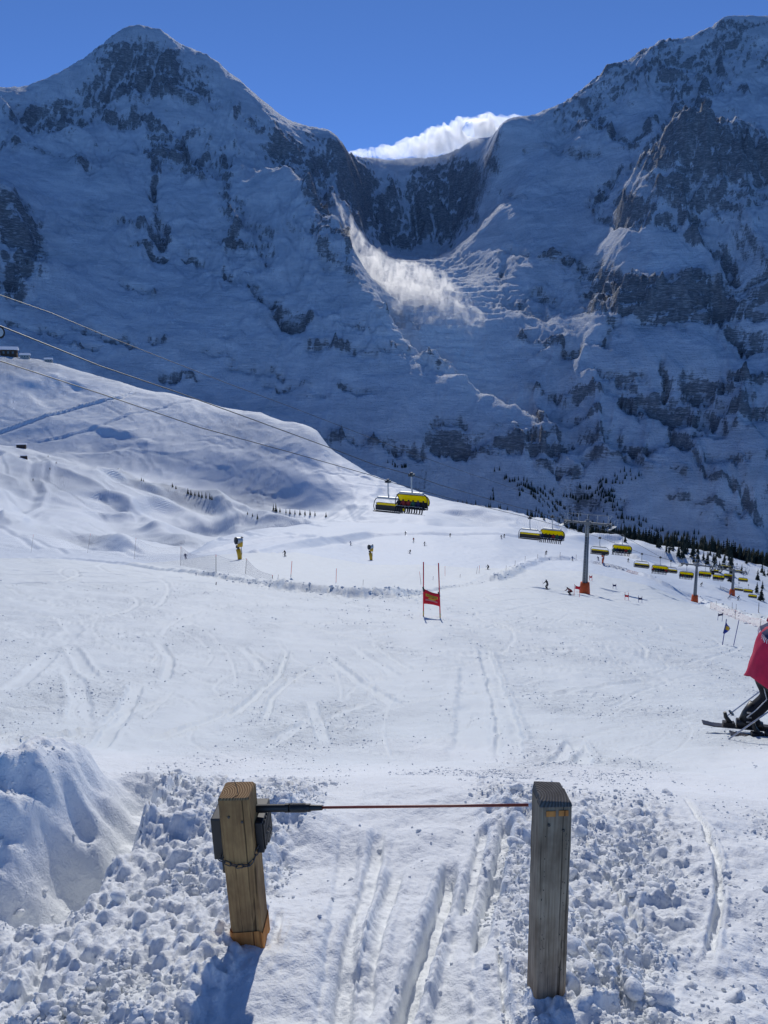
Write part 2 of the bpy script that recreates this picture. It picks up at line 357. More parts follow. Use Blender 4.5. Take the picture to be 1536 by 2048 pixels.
def hill_detail(x, y):
    r = r_of(x, y); az = np.arctan2(x, y); w = sstep(190, 330, r)
    far = sstep(330, 420, r)
    wx = x+25*fbm(x*.01, y*.01, 2, 81); wy = y+25*fbm(x*.01+9, y*.01, 2, 83)
    dz = w*(1.2*fbm(x*.02, y*.02, 3, 85))
    lump = ridged((wx*.75+wy*.5)*.011, (wy*.75-wx*.5)*.004, 3, 87)-1.0
    crest = 1-.88*sstep(590, 690, r)
    dz += far*(5.5*lump*crest*sstep(.1, -.1, az)+1.5*lump*crest+2.2*fbm(wx*.011, wy*.011, 3, 89)*crest)
    rough_r = sstep(.05, .2, az)*sstep(470, 540, r)            # broken slope right of the nearest chair
    dz += rough_r*(1.7*(ridged(wx*.035, wy*.02, 4, 91)-.9))
    for p, hw, h in GULLIES:
        D, T, S = polydist(x, y, p); D = D+hw*.25*fbm(x*.03, y*.03, 2, 93)
        f = sstep(0, .2, T)*sstep(1, .8, T)
        sid = D*S
        dz += -h*f*np.exp(-(D/hw)**2)+h*.55*f*np.exp(-((sid-hw*1.5)/(hw*.5))**2)
    for p, hw, h in EDGES:
        D, T, S = polydist(x, y, p); sid = D*S
        f = sstep(0, .06, T)*sstep(1, .94, T)
        dz += h*f*(np.exp(-((sid-hw*.5)/(hw*.35))**2)*.8-np.exp(-((sid+hw*.7)/(hw*.5))**2))
    dz += far*(.55*(ridged(wx*.05, wy*.035, 3, 99)-.8))*sstep(.15, -.05, az)
    for p, hw, h in HTR:
        pa = np.asarray(p); m = (x > pa[:,0].min()-6) & (x < pa[:,0].max()+6) & (y > pa[:,1].min()-6) & (y < pa[:,1].max()+6)
        if not m.any(): continue
        D, T, S = polydist(x[m], y[m], p); dz[m] += h*(-np.exp(-(D/hw)**2)+.5*np.exp(-((D*S-hw*1.8)/hw)**2))
    rough = .5+.8*sstep(700, 760, r)*sstep(.1, -.1, az)+.5*np.clip(fbm(x*.01, y*.01, 2, 95), -.6, 1)
    rough = np.where(r < 330, .55, rough)
    return dz, rough

# near bank: mound, hollow, ski ruts, thousands of lumps stamped into the height field
RUTS = [ # (photo points, half width, depth)
 ([(905,1700),(885,1780),(850,1880),(815,1970),(780,2060),(740,2200)], .030, .075), ([(1018,1640),(1000,1710),(975,1790),(955,1880)], .028, .05),
 ([(970,1640),(950,1720),(925,1800)], .022, .03), ([(760,1640),(735,1760),(700,1880),(680,2000),(665,2100)], .03, .035), ([(800,1700),(765,1800),(735,1900),(720,2000)], .03, .03),
 ([(700,1650),(690,1760),(680,1900),(650,2060)], .05, .02), ([(930,1740),(925,1850),(905,1960),(890,2080)], .06, .025), ([(985,1700),(975,1850),(975,2000),(985,2100)], .05, .02),
 ([(1000,1880),(1015,1990),(1030,2090)], .012, .02), ([(560,1830),(555,1870),(545,1900)], .012, .012),
 ([(1360,1590),(1410,1650),(1435,1720),(1440,1800),(1428,1860),(1415,1940)], .016, .035), ([(1205,1730),(1240,1780),(1275,1830),(1298,1858)], .014, .03),
 ([(1232,1960),(1238,2010)], .012, .025), ([(275,1700),(330,1640),(380,1590)], .02, .03),([(100,1900),(75,1960),(40,2040)], .02, .03),
]
RUTS = [(trace(t), w, d) for t, w, d in RUTS]
LANE = trace([(800,1545),(790,1640),(775,1760),(755,1880),(740,2000),(720,2200)])     # trodden lane between the posts
MOUND = (-1.78, 3.15)
DITCH = trace([(70,1850),(150,1780),(215,1715),(275,1655),(325,1590)])
FLAT2 = trace([(1330,1560),(1440,1640),(1500,1760),(1510,1900),(1480,2050)])
_st = np.random.default_rng(3)
def near_shape(x, y):
    r = r_of(x, y)
    dz = .05*fbm(x*1.3, y*1.3, 3, 101)+.02*fbm(x*4, y*4, 2, 103)
    lane, T, S = polydist(x, y, LANE)
    flat = sstep(.52, .34, lane+.05*fbm(x*3, y*3, 2, 105))
    f2, T2, S2 = polydist(x, y, FLAT2)
    flat = np.maximum(flat, .8*sstep(.3, .12, f2+.06*fbm(x*3, y*3, 2, 106)))
    dz -= .06*sstep(.6, .35, lane)
    # mound on the left and the hollow cut into its near side
    mx, my = MOUND
    xx_ = x+.18*fbm(x*2.2, y*2.2, 3, 121); yy_ = y+.14*fbm(x*2.2+4, y*2.2, 3, 123)
    ang = np.exp(-(np.abs((xx_-mx+.30)/.95)**2.6+np.abs((yy_-my)/np.where(yy_ < my, .30, 1.5))**2.4))
    dz += .45*ang*(1+.12*fbm(x*3, y*3, 3, 125))
    ang2 = np.exp(-(((x-mx-1.2)/.45)**2+((y-my-.25)/.35)**2)); dz += .08*ang2
    d, T, S = polydist(x, y, DITCH); side = d*S+.05*fbm(x*4, y*4, 2, 107)
    f = sstep(-.02, .15, T)*sstep(1.02, .8, T)
    dz += -.30*f*np.where(side > 0, sstep(.34, .05, side), sstep(-.10, .0, side))
    dz += .10*f*np.exp(-((side-.40)/.12)**2)
    flat = np.maximum(flat, .9*f*(side > 0)*sstep(.5, .3, side)); 
    flat = np.maximum(flat, .55*sstep(.25, .6, ang)*(side > .1))
    crust = 1-flat
    dz += crust*(.020*(ridged(x*8+.5*fbm(x*5, y*5, 2, 127), y*8, 3, 129)-.8)+.010*(ridged(x*21, y*21, 2, 131)-.8)+.02*fbm(x*13, y*13, 3, 133))
    dz += .004*fbm(x*30, y*30, 2, 135)
    for p, w, dp in RUTS:
        D, T, S = polydist(x, y, p); D = D+.2*w*perlin(x*20, y*20, 109)
        f = sstep(0, .12, T)*sstep(1, .88, T)
        dz += f*(-dp*sstep(w*1.15, w*.7, D)+dp*.32*np.exp(-((D-w*1.7)/(w*.5))**2)*(1+.5*perlin(x*30, y*30, 111)))
    return dz, flat
def H(x, y, near_extra=True):
    x = np.atleast_1d(np.asarray(x, float)); y = np.atleast_1d(np.asarray(y, float)); r = r_of(x, y)
    z = z_base(x, y); rough = np.ones(x.shape); flat = np.zeros(x.shape)
    m = r < 5.2
    if m.any():
        d, f = near_shape(x[m], y[m]); w = sstep(5.0, 3.7, r[m]+.35*fbm(x[m]*1.2, y[m]*1.2, 2, 115))
        z[m] += d*w; flat[m] = 1-(1-f)*w
    m = (r > 3.6) & (r < 420)
    if m.any():
        d, q = piste_detail(x[m], y[m]); w = sstep(5.0, 6.6, r[m])*sstep(400, 260, r[m]); z[m] += d*w; rough[m] = q
    m = r > 190
    if m.any():
        d, q = hill_detail(x[m], y[m]); z[m] += d; w = sstep(190, 300, r[m]); rough[m] = rough[m]*(1-w)+q*w
    return z, rough, flat
def hz(x, y): return float(H(x, y)[0][0])
def hit(u, v, rmin=1.4, rmax=1690):
    """first point of the finished ground along the line of sight of a photo direction"""
    x, y, z = [float(q) for q in pix_dir(u, v)]; h = math.hypot(x, y); r0 = math.hypot(*hit_base(u, v, rmin))
    for lo, hi, n in ((max(rmin, r0*.72), min(r0*1.35, rmax), 420), (rmin, rmax, 2200)):
        r = np.exp(np.linspace(math.log(lo), math.log(hi), n)); gz = H(r*x/h, r*y/h)[0]; i = np.nonzero(gz >= r*z/h)[0]
        if len(i): break
    k = i[0] if len(i) else len(r)-1
    return Vector((r[k]*x/h, r[k]*y/h, gz[k]))
def at_range(u, v, r):
    """point of the ground in the azimuth of u (at height v) at range r"""
    x, y, z = [float(q) for q in pix_dir(u, v)]; h = math.hypot(x, y)
    return Vector((r*x/h, r*y/h, hz(r*x/h, r*y/h)))
def struct(o): o['kind'] = 'structure'; return o

NC = 640
AZC = np.linspace(-AZ_MAX, AZ_MAX, NC)
def zone(r0, r1, nr, knots=None):
    lr = np.linspace(math.log(r0), math.log(r1), nr)
    if knots: lr = np.concatenate([np.linspace(math.log(a), math.log(b), n, endpoint=False) for a, b, n in knots]+[[math.log(r1)]])
    R, A = np.meshgrid(np.exp(lr), AZC, indexing='ij')
    return R*np.sin(A), R*np.cos(A), lr
# --- bank of trampled snow in front of the camera
X, Y, lr_ = zone(.9, 5.0, 420)
Z, RG, FL = H(X.ravel(), Y.ravel()); Z = Z.reshape(X.shape); FL = FL.reshape(X.shape); Rn = np.hypot(X, Y)
POST_FEET = [(494, 1886, 2.17, .05, .30), (1100, 1992, 1.93, .05, .30)]
for u_, v_, r_, back_, wid_ in POST_FEET:               # trodden snow meets each post at the height the photo shows
    x_, y_, z_ = [float(q) for q in pix_dir(u_, v_)]; h_ = math.hypot(x_, y_); fx, fy, fz = x_*r_/h_, y_*r_/h_, z_*r_/h_
    k_ = np.argmin((X-fx)**2+(Y-fy)**2); dlt = fz-Z.ravel()[k_]
    Z += dlt*np.exp(-(((X-fx)**2+(Y-fy-back_)**2)/wid_**2))
srng = np.random.default_rng(12); BASE = Z.copy()
def stamp(cx, cy, rad, h, sharp=.5, sq=1.0, th=0.0):
    rr = math.hypot(cx, cy); aa = math.atan2(cx, cy)
    i0 = int((math.log(max(rr-rad*1.2, .91))-lr_[0])/(lr_[1]-lr_[0])); i1 = int((math.log(rr+rad*1.2)-lr_[0])/(lr_[1]-lr_[0]))+2
    dj = rad*1.2/rr; j0 = int((aa-dj+AZ_MAX)/(AZC[1]-AZC[0])); j1 = int((aa+dj+AZ_MAX)/(AZC[1]-AZC[0]))+2
    i0 = max(i0, 0); j0 = max(j0, 0)
    if i1 <= i0 or j1 <= j0 or i0 >= X.shape[0] or j0 >= NC: return
    s = (slice(i0, i1), slice(j0, j1)); dx = X[s]-cx; dy = Y[s]-cy
    c, q = math.cos(th), math.sin(th); ex = (dx*c+dy*q)*sq; ey = (-dx*q+dy*c)/sq
    d2 = (ex*ex+ey*ey)/(rad*rad)
    c0 = Z[min(i0+(i1-i0)//2, Z.shape[0]-1), min((j0+j1)//2, NC-1)]
    f = np.clip(1-d2, 0, 1)**sharp*(1-.8*FL[s])
    if h > 0: Z[s] = np.where(f > 0, np.maximum(Z[s], BASE[s]*.5+.5*np.minimum(Z[s], c0)+h*f), Z[s])
    else: Z[s] += h*f
for k in range(9000):
    aa = srng.uniform(-.66, .66); rr = math.exp(srng.uniform(math.log(1.3), math.log(4.4)))
    rad = .008+.030*srng.random()**3.0+(.005 if rr > 3 else 0)
    stamp(rr*math.sin(aa), rr*math.cos(aa), rad, rad*srng.uniform(.3, .8), srng.uniform(.45, .9), srng.uniform(.75, 1.3), srng.uniform(0, 3))
for k in range(700):      # footprints and holes
    aa = srng.uniform(-.66, .66); rr = math.exp(srng.uniform(math.log(1.4), math.log(4.2))); rad = srng.uniform(.012, .04)
    stamp(rr*math.sin(aa), rr*math.cos(aa), rad, -rad*srng.uniform(.3, .8), .7)
edge = sstep(5.0, 4.5, Rn); Z = BASE*(1-edge)+Z*edge
NEAR_X, NEAR_Y, NEAR_Z, NEAR_FL = X.copy(), Y.copy(), Z.copy(), FL.copy()
def near_z(x, y):
    """height of the stamped bank"""
    i = (math.log(math.hypot(x, y))-lr_[0])/(lr_[1]-lr_[0]); j = (math.atan2(x, y)+AZ_MAX)/(AZC[1]-AZC[0])
    i = int(round(min(max(i, 0), NEAR_Z.shape[0]-1))); j = int(round(min(max(j, 0), NC-1)))
    return float(NEAR_Z[i, j]), float(NEAR_FL[i, j])
struct(mesh_obj('snow_bank', np.stack([X, Y, Z], -1).reshape(-1, 3), grid_faces(*X.shape), MATS['snow_near']))
# --- piste
X, Y, _l = zone(5.0, 190, 0, [(5.0, 45, 240), (45, 110, 190), (110, 190, 45)])
Z, RG, _f = H(X.ravel(), Y.ravel())
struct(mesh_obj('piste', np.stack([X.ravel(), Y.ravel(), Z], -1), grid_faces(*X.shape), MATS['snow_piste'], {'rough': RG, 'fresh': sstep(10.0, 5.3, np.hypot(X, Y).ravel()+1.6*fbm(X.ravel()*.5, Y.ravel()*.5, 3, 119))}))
# --- lower slopes and hills
X, Y, _l = zone(190, 1690, 0, [(190, 420, 105), (420, 640, 90), (640, 980, 165), (980, 1690, 25)])
Z, RG, _f = H(X.ravel(), Y.ravel())
rr = np.hypot(X, Y).ravel(); aa = np.arctan2(X, Y).ravel()
TK = sstep(300, 380, rr)*sstep(-.05, -.2, aa)*(.5+1.0*np.clip(fbm(X.ravel()*.006, Y.ravel()*.006, 2, 97)+.3, 0, 1))
TK = np.maximum(TK, sstep(690, 730, rr)*sstep(.12, -.05, aa)*.9); TK = np.maximum(TK, .5*sstep(470, 520, rr)*sstep(.0, .1, aa))
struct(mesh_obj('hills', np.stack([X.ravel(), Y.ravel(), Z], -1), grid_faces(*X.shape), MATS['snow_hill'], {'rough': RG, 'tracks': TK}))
# ------------------------------------------------------------------ mountain wall: knots (u, v, range m), interpolated into one height field
CREST = [(-500,260,4100),(-250,215,4150),(-100,185,4150),(0,173,4180),(60,176,4200),(72,164,4200),(110,150,4220),(140,135,4250),(180,122,4280),(195,108,4300),(225,76,4330),(255,54,4360),(275,48,4380),(300,55,4390),(325,62,4400),(350,82,4400),(375,100,4400),(410,103,4400),(435,122,4400),(460,150,4400),(485,163,4400),(510,190,4410),(540,215,4420),(580,247,4430),(620,263,4440),(640,279,4450),(660,277,4450),(690,296,4460),(705,312,5100),(740,318,5380),(800,318,5400),(860,316,5400),(900,308,5380),(940,282,5200),(985,270,4950),(1002,250,4580),(1022,243,4600),(1060,240,4650),(1080,230,4680),(1110,214,4700),(1150,185,4720),(1180,164,4730),(1203,145,4740),(1212,126,4740),(1240,119,4740),(1262,121,4750),(1280,105,4760),(1310,95,4770),(1318,79,4770),(1350,80,4780),(1380,75,4790),(1400,69,4800),(1430,46,4810),(1450,31,4820),(1500,32,4840),(1540,34,4860),(1650,45,4900),(1850,80,5000),(2100,140,5000)]
SPUR = [(470,300,3900),(500,328,3700),(540,344,3640),(580,343,3560),(640,396,3400),(685,440,3250),(700,520,3020),(735,572,2880),(770,612,2740),(800,660,2590),(840,712,2440),(950,766,2290),(1030,806,2190),(1095,843,2110),(1135,892,2040)]
HORN = [(1235,400,3700),(1270,345,3680),(1318,272,3600),(1345,232,3530),(1375,204,3480),(1410,222,3480),(1450,246,3480),(1500,280,3470),(1536,302,3460),(1650,345,3440),(1850,400,3400),(2100,440,3400)]
PTS = [
 # foot of the wall
 *[(u, v, r) for (u, v, r) in [(-500,780,1750),(-250,770,1750),(0,750,1780),(150,800,1780),(300,850,1760),(480,900,1760),(640,930,1780),(760,1000,1760),(850,1030,1720),(1000,1065,1700),(1150,1095,1680),(1300,1125,1660),(1420,1150,1640),(1536,1170,1640),(1750,1190,1640),(2100,1210,1640)]],
 *[(u, v+60, rr) for rr in (1480, 1800) for (u, v) in [(-500,830),(0,830),(300,900),(640,990),(850,1060),(1150,1110),(1536,1170),(2100,1220)]],
 # Moench side: apron and face
 (-400,620,2300),(-200,620,2350),(0,640,2400),(60,585,2560),(0,690,2120),(150,700,2200),(300,720,2250),(450,760,2200),(560,820,2080),(640,860,1960),(700,915,1900),(150,610,2600),(300,610,2700),(430,600,2800),(560,640,2600),(620,700,2380),(690,760,2200),(760,820,2060),(840,870,1960),(840,930,1880),(960,890,1950),(1060,940,1870),(950,830,2060),(560,720,2330),(430,680,2420),(200,650,2440),
 (20,560,2650),(60,480,2800),(40,400,2950),(10,360,3060),(-200,420,2950),(-100,300,3600),(110,520,3000),(120,400,3350),(200,480,3150),(300,520,3080),(300,430,3330),(200,330,3600),(60,310,3650),(0,290,3700),(400,520,3120),(480,560,2960),(540,480,3150),(600,560,2900),(620,480,3120),(680,600,2760),(560,400,3400),(480,420,3420),(370,385,3520),(330,330,3750),(400,340,3760),(430,260,3980),(300,250,3980),(200,230,4020),(100,210,4020),(360,170,4200),(275,130,4210),(440,190,4200),(510,260,4080),(0,230,3950),
 (560,300,4050),(620,330,4100),(660,370,4080),(700,420,3950),(640,440,3500),
 # behind the spur, basin, sunlit glacier, wall under the pass
 (700,560,3250),(720,500,4000),(745,560,3500),(715,450,4200),(780,640,2950),(800,700,2750),(840,740,2600),(950,800,2420),(1040,842,2320),
 (790,610,3080),(830,640,2850),(870,690,2480),(930,725,2300),
 (770,520,3850),(800,522,3880),(850,524,3900),(890,534,3800),(930,545,3650),(840,570,3400),(900,575,3330),(880,630,3001),(940,640,3001),
 (740,505,4400),(800,509,4450),(870,509,4450),(930,505,4300),(800,519,4100),(860,521,4100),(960,560,3380),(1000,620,3050),(1020,690,2800),(1080,760,2500),(1120,810,2330),
 (720,440,4600),(770,478,4880),(830,478,4900),(900,482,4880),(930,460,4700),(720,370,4850),(790,400,5040),(850,370,5120),(910,380,5040),(960,400,4550),(800,345,5230),(900,330,5220),(960,330,4750),(990,290,4780),(1000,420,3950),(980,480,3800),
 # Jungfrau side
 (1000,540,3500),(1050,500,3550),(1050,430,3800),(1050,360,4120),(1050,300,4450),(1120,300,4440),(1120,370,4080),(1120,430,3790),(1120,500,3500),(1170,460,3640),(1180,360,4030),(1060,580,3230),(1100,520,3440),(1130,545,3330),(1200,520,3290),(1300,550,2950),(1400,560,2930),(1450,570,2900),(1200,480,3500),(1300,480,3150),(1400,500,3100),(1150,600,3120),(1220,620,2800),(1300,632,2800),(1400,632,2800),(1450,625,2780),
 (1200,440,3640),(1280,430,3250),(1400,420,3250),(1500,430,3200),(1536,520,2950),(1700,520,2950),(2000,560,2900),
 (1100,680,2790),(1200,690,2560),(1300,700,2480),(1400,700,2500),(1536,680,2560),(1800,700,2500),(1160,760,2400),(1250,760,2330),(1350,780,2280),(1450,760,2330),(1536,760,2330),(1800,800,2250),
 (1180,830,2220),(1250,810,2210),(1350,830,2150),(1450,830,2150),(1536,840,2120),(1150,930,1900),(1120,880,2030),(1230,900,2020),(1300,930,1930),(1400,930,1920),(1536,940,1900),(1800,950,1900),(1200,1000,1800),(1300,1040,1780),(1400,1040,1780),(1536,1060,1780),(1800,1080,1780),
 (1390,300,3500),(1330,330,3400),(1450,340,3380),(1536,370,3350),
 (1420,262,3900),(1480,290,3900),(1536,330,3850),(1330,262,4000),(1270,330,3950),(1200,330,4080),(1150,280,4250),(1240,240,4350),(1300,210,4400),(1400,215,4250),(1460,232,4150),(1536,235,4200),(1700,290,4000),(2000,330,4000),(1300,150,4600),(1400,140,4600),(1500,110,4680),(1200,210,4520),(1650,140,4650),(1900,200,4600),
 # back side of the crest
 *[(u, v+70, r+420) for (u, v, r) in CREST[::3]], *[(u, v+190, r+1000) for (u, v, r) in CREST[::4]],
]
PTS2 = [(950,690,2900),(1000,745,2760),(1040,788,2650),(1075,822,2560),(900,722,2760)]
def squeeze(line): return [(u, v, r if r > 3000 or r < 1600 else 3000-(3000-r)*.62) for u, v, r in line]
SPUR = squeeze(SPUR); PTS = squeeze(PTS)
def densify(line, step=.012):
    p = [tuple(float(q) for q in pix(*k)) for k in line]; out = [p[0]]
    for a, b in zip(p[:-1], p[1:]):
        n = max(1, int(math.hypot(b[0]-a[0], b[1]-a[1])/step))
        for i in range(1, n+1): out.append(tuple(a[k]+(b[k]-a[k])*i/n for k in range(3)))
    return out
KN = densify(CREST)+densify(SPUR)+densify(HORN)+[tuple(float(q) for q in pix(*k)) for k in PTS+PTS2]
KN = np.array(KN)
def rbf_fit(K):
    d = np.hypot(K[:,None,0]-K[None,:,0], K[:,None,1]-K[None,:,1]); n = len(K)
    A = np.zeros((n+3, n+3)); A[:n,:n] = -d-np.eye(n)*2e-4; A[:n,n] = A[n,:n] = 1; A[:n,n+1] = A[n+1,:n] = K[:,0]; A[:n,n+2] = A[n+2,:n] = K[:,1]
    return np.linalg.solve(A, np.concatenate([K[:,2], [0,0,0]]))
RW = rbf_fit(KN)
def rbf_eval(a, l):
    out = RW[-3]+RW[-2]*a+RW[-1]*l
    for k in range(len(KN)):
        out = out-RW[k]*np.hypot(a-KN[k,0], l-KN[k,1])
    return out
MC, MR = 860, 480
maz = np.linspace(-AZ_MAX, AZ_MAX, MC)
mr = np.concatenate([np.linspace(1500, 1700, 10)[:-1], np.linspace(1700, 5460, MR-40), np.linspace(5460, 6400, 32)[1:]])
R, A = np.meshgrid(mr, maz, indexing='ij'); X = R*np.sin(A); Y = R*np.cos(A)
# coarse evaluation, then bilinear
ca = np.linspace(-AZ_MAX, AZ_MAX, 300); cl = np.linspace(math.log(1490), math.log(6410), 340)
CL, CA = np.meshgrid(cl, ca, indexing='ij'); CT_ = rbf_eval(CA, CL)
def mt_te(a, l):
    fi = np.clip((l-cl[0])/(cl[1]-cl[0]), 0, len(cl)-1.001); fj = np.clip((a-ca[0])/(ca[1]-ca[0]), 0, len(ca)-1.001)
    i = fi.astype(int); j = fj.astype(int); s = fi-i; t = fj-j
    return (CT_[i,j]*(1-t)+CT_[i,j+1]*t)*(1-s)+(CT_[i+1,j]*(1-t)+CT_[i+1,j+1]*t)*s
# rock bands and buttresses: strokes (photo points, half width px, strength, kind)  kind 0 = cliff band, 1 = steep runnelled rock
ROCKS = [
 ([(0,400),(40,440),(60,490),(30,540),(25,570)], 26, 1.0, 0),
 ([(30,210),(90,225),(160,190),(250,160)], 26, .50, 1), ([(200,100),(260,110),(320,130),(400,170)], 38, .5, 1), ([(250,150),(330,175),(410,165)], 20, .75, 1),
 ([(0,285),(70,290),(130,300),(180,340)], 10, .8, 1), ([(130,210),(170,240),(60,215)], 16, .7, 1), ([(215,235),(300,240),(310,265)], 12, .85, 1),
 ([(300,270),(310,330),(310,380)], 10, 1.0, 1), ([(320,300),(400,330),(440,340)], 30, .7, 1), ([(330,330),(400,355)], 14, .8, 1), ([(450,300),(450,400),(460,430)], 12, .7, 1),
 ([(430,200),(520,240),(560,260)], 20, .45, 1), ([(560,280),(600,310),(640,330),(680,310)], 24, .9, 1), ([(620,270),(680,290)], 14, .9, 1),
 ([(620,360),(650,400),(640,440),(690,470)], 17, .95, 1), ([(693,470),(697,520)], 8, 1.0, 1), ([(640,490),(680,530),(710,570)], 14, .5, 0),
 ([(240,440),(290,450),(320,460)], 12, .75, 1), ([(270,480),(330,495)], 6, .8, 0), ([(310,400),(330,460)], 8, .8, 1), ([(370,500),(400,515)], 8, .9, 0), ([(440,480),(500,470)], 6, .7, 0),
 ([(460,390),(520,440),(540,520)], 12, .45, 1), ([(500,560),(540,600),(600,640)], 13, .95, 0), ([(570,635),(620,635)], 9, 1.0, 0), ([(450,540),(470,560)], 7, .7, 0),
 ([(620,692),(720,692)], 8, .95, 0), ([(150,645),(270,680)], 6, .9, 0), ([(10,640),(120,660)], 3, .8, 0), ([(140,685),(190,688)], 4, .8, 0), ([(320,748),(390,752)], 6, 1.0, 0), ([(410,700),(470,710)], 6, .7, 0), ([(300,675),(330,680)], 5, .8, 0),
 ([(460,725),(560,742)], 6, .7, 0), ([(530,765),(620,768)], 5, .75, 0), ([(680,775),(760,780)], 5, .75, 0), ([(600,795),(660,793)], 4, .7, 0), ([(250,560),(310,590)], 5, .6, 0), ([(400,750),(425,752)], 5, .8, 0),
 ([(720,700),(800,705)], 8, .5, 0), ([(760,620),(830,640)], 10, .5, 0), ([(760,690),(820,700)], 7, .8, 0), ([(690,640),(770,660)], 5, .5, 0), ([(845,714),(880,720)], 7, .9, 0),
 ([(870,868),(960,885),(1040,880),(1110,890)], 17, 1.0, 0), ([(1030,850),(1110,855),(1130,880)], 8, .8, 0), ([(960,848),(1090,850)], 5, .6, 0), ([(1080,925),(1160,940)], 10, .95, 0), ([(660,880),(850,895)], 9, .75, 0), ([(870,835),(930,838)], 6, .6, 0),
 # wall under the pass
 ([(720,350),(730,420),(780,460)], 28, .85, 1), ([(870,330),(850,400),(830,470)], 26, .85, 1), ([(900,330),(900,400),(885,480)], 34, .82, 1), ([(940,340),(930,430)], 16, .9, 1), ([(780,430),(770,475),(830,470)], 18, .95, 1), ([(700,310),(690,380),(720,430)], 16, .8, 1),
 ([(1000,380),(1010,400)], 7, .6, 1), ([(970,320),(1000,340)], 8, .6, 1), ([(1050,300),(1190,300)], 9, .65, 0), ([(1020,385),(1045,395)], 5, .6, 0),
 # Jungfrau
 ([(1090,230),(1180,200),(1240,160),(1300,130),(1400,110),(1536,90)], 34, .42, 1), ([(1110,225),(1210,135)], 8, .85, 1), ([(1220,125),(1330,85),(1450,45),(1536,45)], 12, .8, 1), ([(1450,70),(1536,120)], 40, .5, 1), ([(1400,180),(1536,190)], 22, .5, 1), ([(1200,240),(1260,290),(1300,250)], 14, .9, 1), ([(1110,265),(1200,250)], 14, .6, 1), ([(1320,150),(1380,170)], 30, .4, 1),
 ([(1375,210),(1345,260),(1310,310),(1290,330)], 24, .82, 1), ([(1375,215),(1420,250),(1470,300),(1536,320)], 34, .82, 1), ([(1340,280),(1400,320),(1470,340),(1536,340)], 34, .72, 1), ([(1240,340),(1200,370),(1190,410)], 12, .85, 1), ([(1240,400),(1320,430),(1400,430)], 16, .75, 1), ([(1330,370),(1430,400),(1500,400)], 26, .65, 1), ([(1200,430),(1340,440)], 10, .7, 1), ([(1380,470),(1460,490),(1470,520)], 14, .9, 1), ([(1450,380),(1536,400)], 22, .6, 1),
 ([(1085,512),(1150,522),(1200,540),(1260,550)], 12, 1.0, 0), ([(1190,545),(1230,580),(1300,605),(1400,600),(1450,590)], 34, 1.0, 0), ([(1220,610),(1290,625),(1380,632),(1440,625)], 14, 1.0, 0), ([(1380,545),(1450,550),(1536,570)], 18, .85, 0), ([(1000,600),(1090,625)], 14, .55, 0), ([(1060,570),(1110,590)], 10, .6, 0), ([(1010,540),(1000,555)], 8, .7, 0), ([(1000,505),(1060,505)], 4, .7, 0), ([(1140,485),(1120,500)], 5, .6, 0),
 ([(1040,680),(1160,690)], 10, .65, 0), ([(1180,600),(1230,640),(1210,680)], 10, .7, 0), ([(1290,640),(1360,655)], 10, .8, 0), ([(1190,740),(1290,750)], 9, .7, 0), ([(1250,780),(1300,800)], 18, 1.0, 0), ([(1380,755),(1500,760),(1536,745)], 16, .9, 0), ([(1290,800),(1400,815),(1536,820)], 17, .95, 0), ([(1340,860),(1440,850),(1536,860)], 8, .6, 0), ([(1060,775),(1200,790)], 7, .8, 0), ([(1080,825),(1200,830)], 9, .85, 0), ([(1150,870),(1210,880),(1300,890)], 14, .85, 0), ([(1170,910),(1260,920),(1370,940)], 12, .75, 0), ([(1320,720),(1335,770)], 7, .9, 0),
 ([(1345,840),(1385,890),(1400,920),(1430,955),(1490,960),(1500,1010)], 9, 1.0, 1), ([(1340,1000),(1480,1010)], 10, .7, 0), ([(1380,1030),(1460,1035)], 5, .8, 0), ([(1480,960),(1520,1030)], 9, .8, 1), ([(1160,1000),(1240,1010)], 12, .6, 0), ([(1450,640),(1536,660)], 12, .8, 0), ([(1470,600),(1536,600)], 12, .75, 0), ([(1400,560),(1536,530)], 8, .7, 0), ([(1060,560),(1040,600)], 6, .5, 0), ([(1420,900),(1536,905)], 8, .5, 0),
]
def rock_field(u, v):
    f = np.zeros(u.shape); kind = np.zeros(u.shape)
    for pts, hw, s, kd in ROCKS:
        pa = np.asarray(pts, float); m = (u > pa[:,0].min()-3*hw) & (u < pa[:,0].max()+3*hw) & (v > pa[:,1].min()-3*hw) & (v < pa[:,1].max()+3*hw)
        if not m.any(): continue
        D, T, S = polydist(u[m], v[m], pts)
        val = s*np.exp(-(D/hw)**2*.9)
        q = f[m]; b = val > q; kq = kind[m]; kq[b] = kd; kind[m] = kq; f[m] = np.maximum(q, val)
    return f, kind
te = mt_te(A, np.log(R)); Z0 = te*R
su, sv = project(X, Y, Z0)
rock, kind = rock_field(su+10*fbm(su*.03, sv*.03, 3, 201), sv+7*fbm(su*.03+7, sv*.03, 3, 203))
# how broken each region is: (u, v, half sizes, value) on top of a smooth apron
CRAG = [(270,150,200,110,.85),(110,230,160,70,.8),(380,290,160,70,.8),(540,300,120,80,.7),(620,430,90,90,.75),(480,470,150,130,.65),(330,470,90,80,.65),(200,300,120,70,.6),(580,540,120,90,.5),(680,330,80,60,.9),(560,620,110,60,.40),(40,480,70,120,.8),
 (820,390,150,90,1.0),(1320,130,240,90,.85),(1160,220,110,60,.75),(1420,310,170,110,.95),(1300,400,130,50,.7),(1330,590,200,55,.85),(1480,480,90,70,.75),(1350,780,230,70,.7),(1250,860,160,60,.6),(1450,950,120,90,.5),(1010,880,150,30,.7),(740,890,130,22,.5),(690,640,90,60,.45),(1100,590,90,45,.5),(1500,660,90,60,.65),(1100,690,110,40,.4),(1110,800,110,40,.5),(330,720,300,40,.16),(600,770,200,40,.22)]
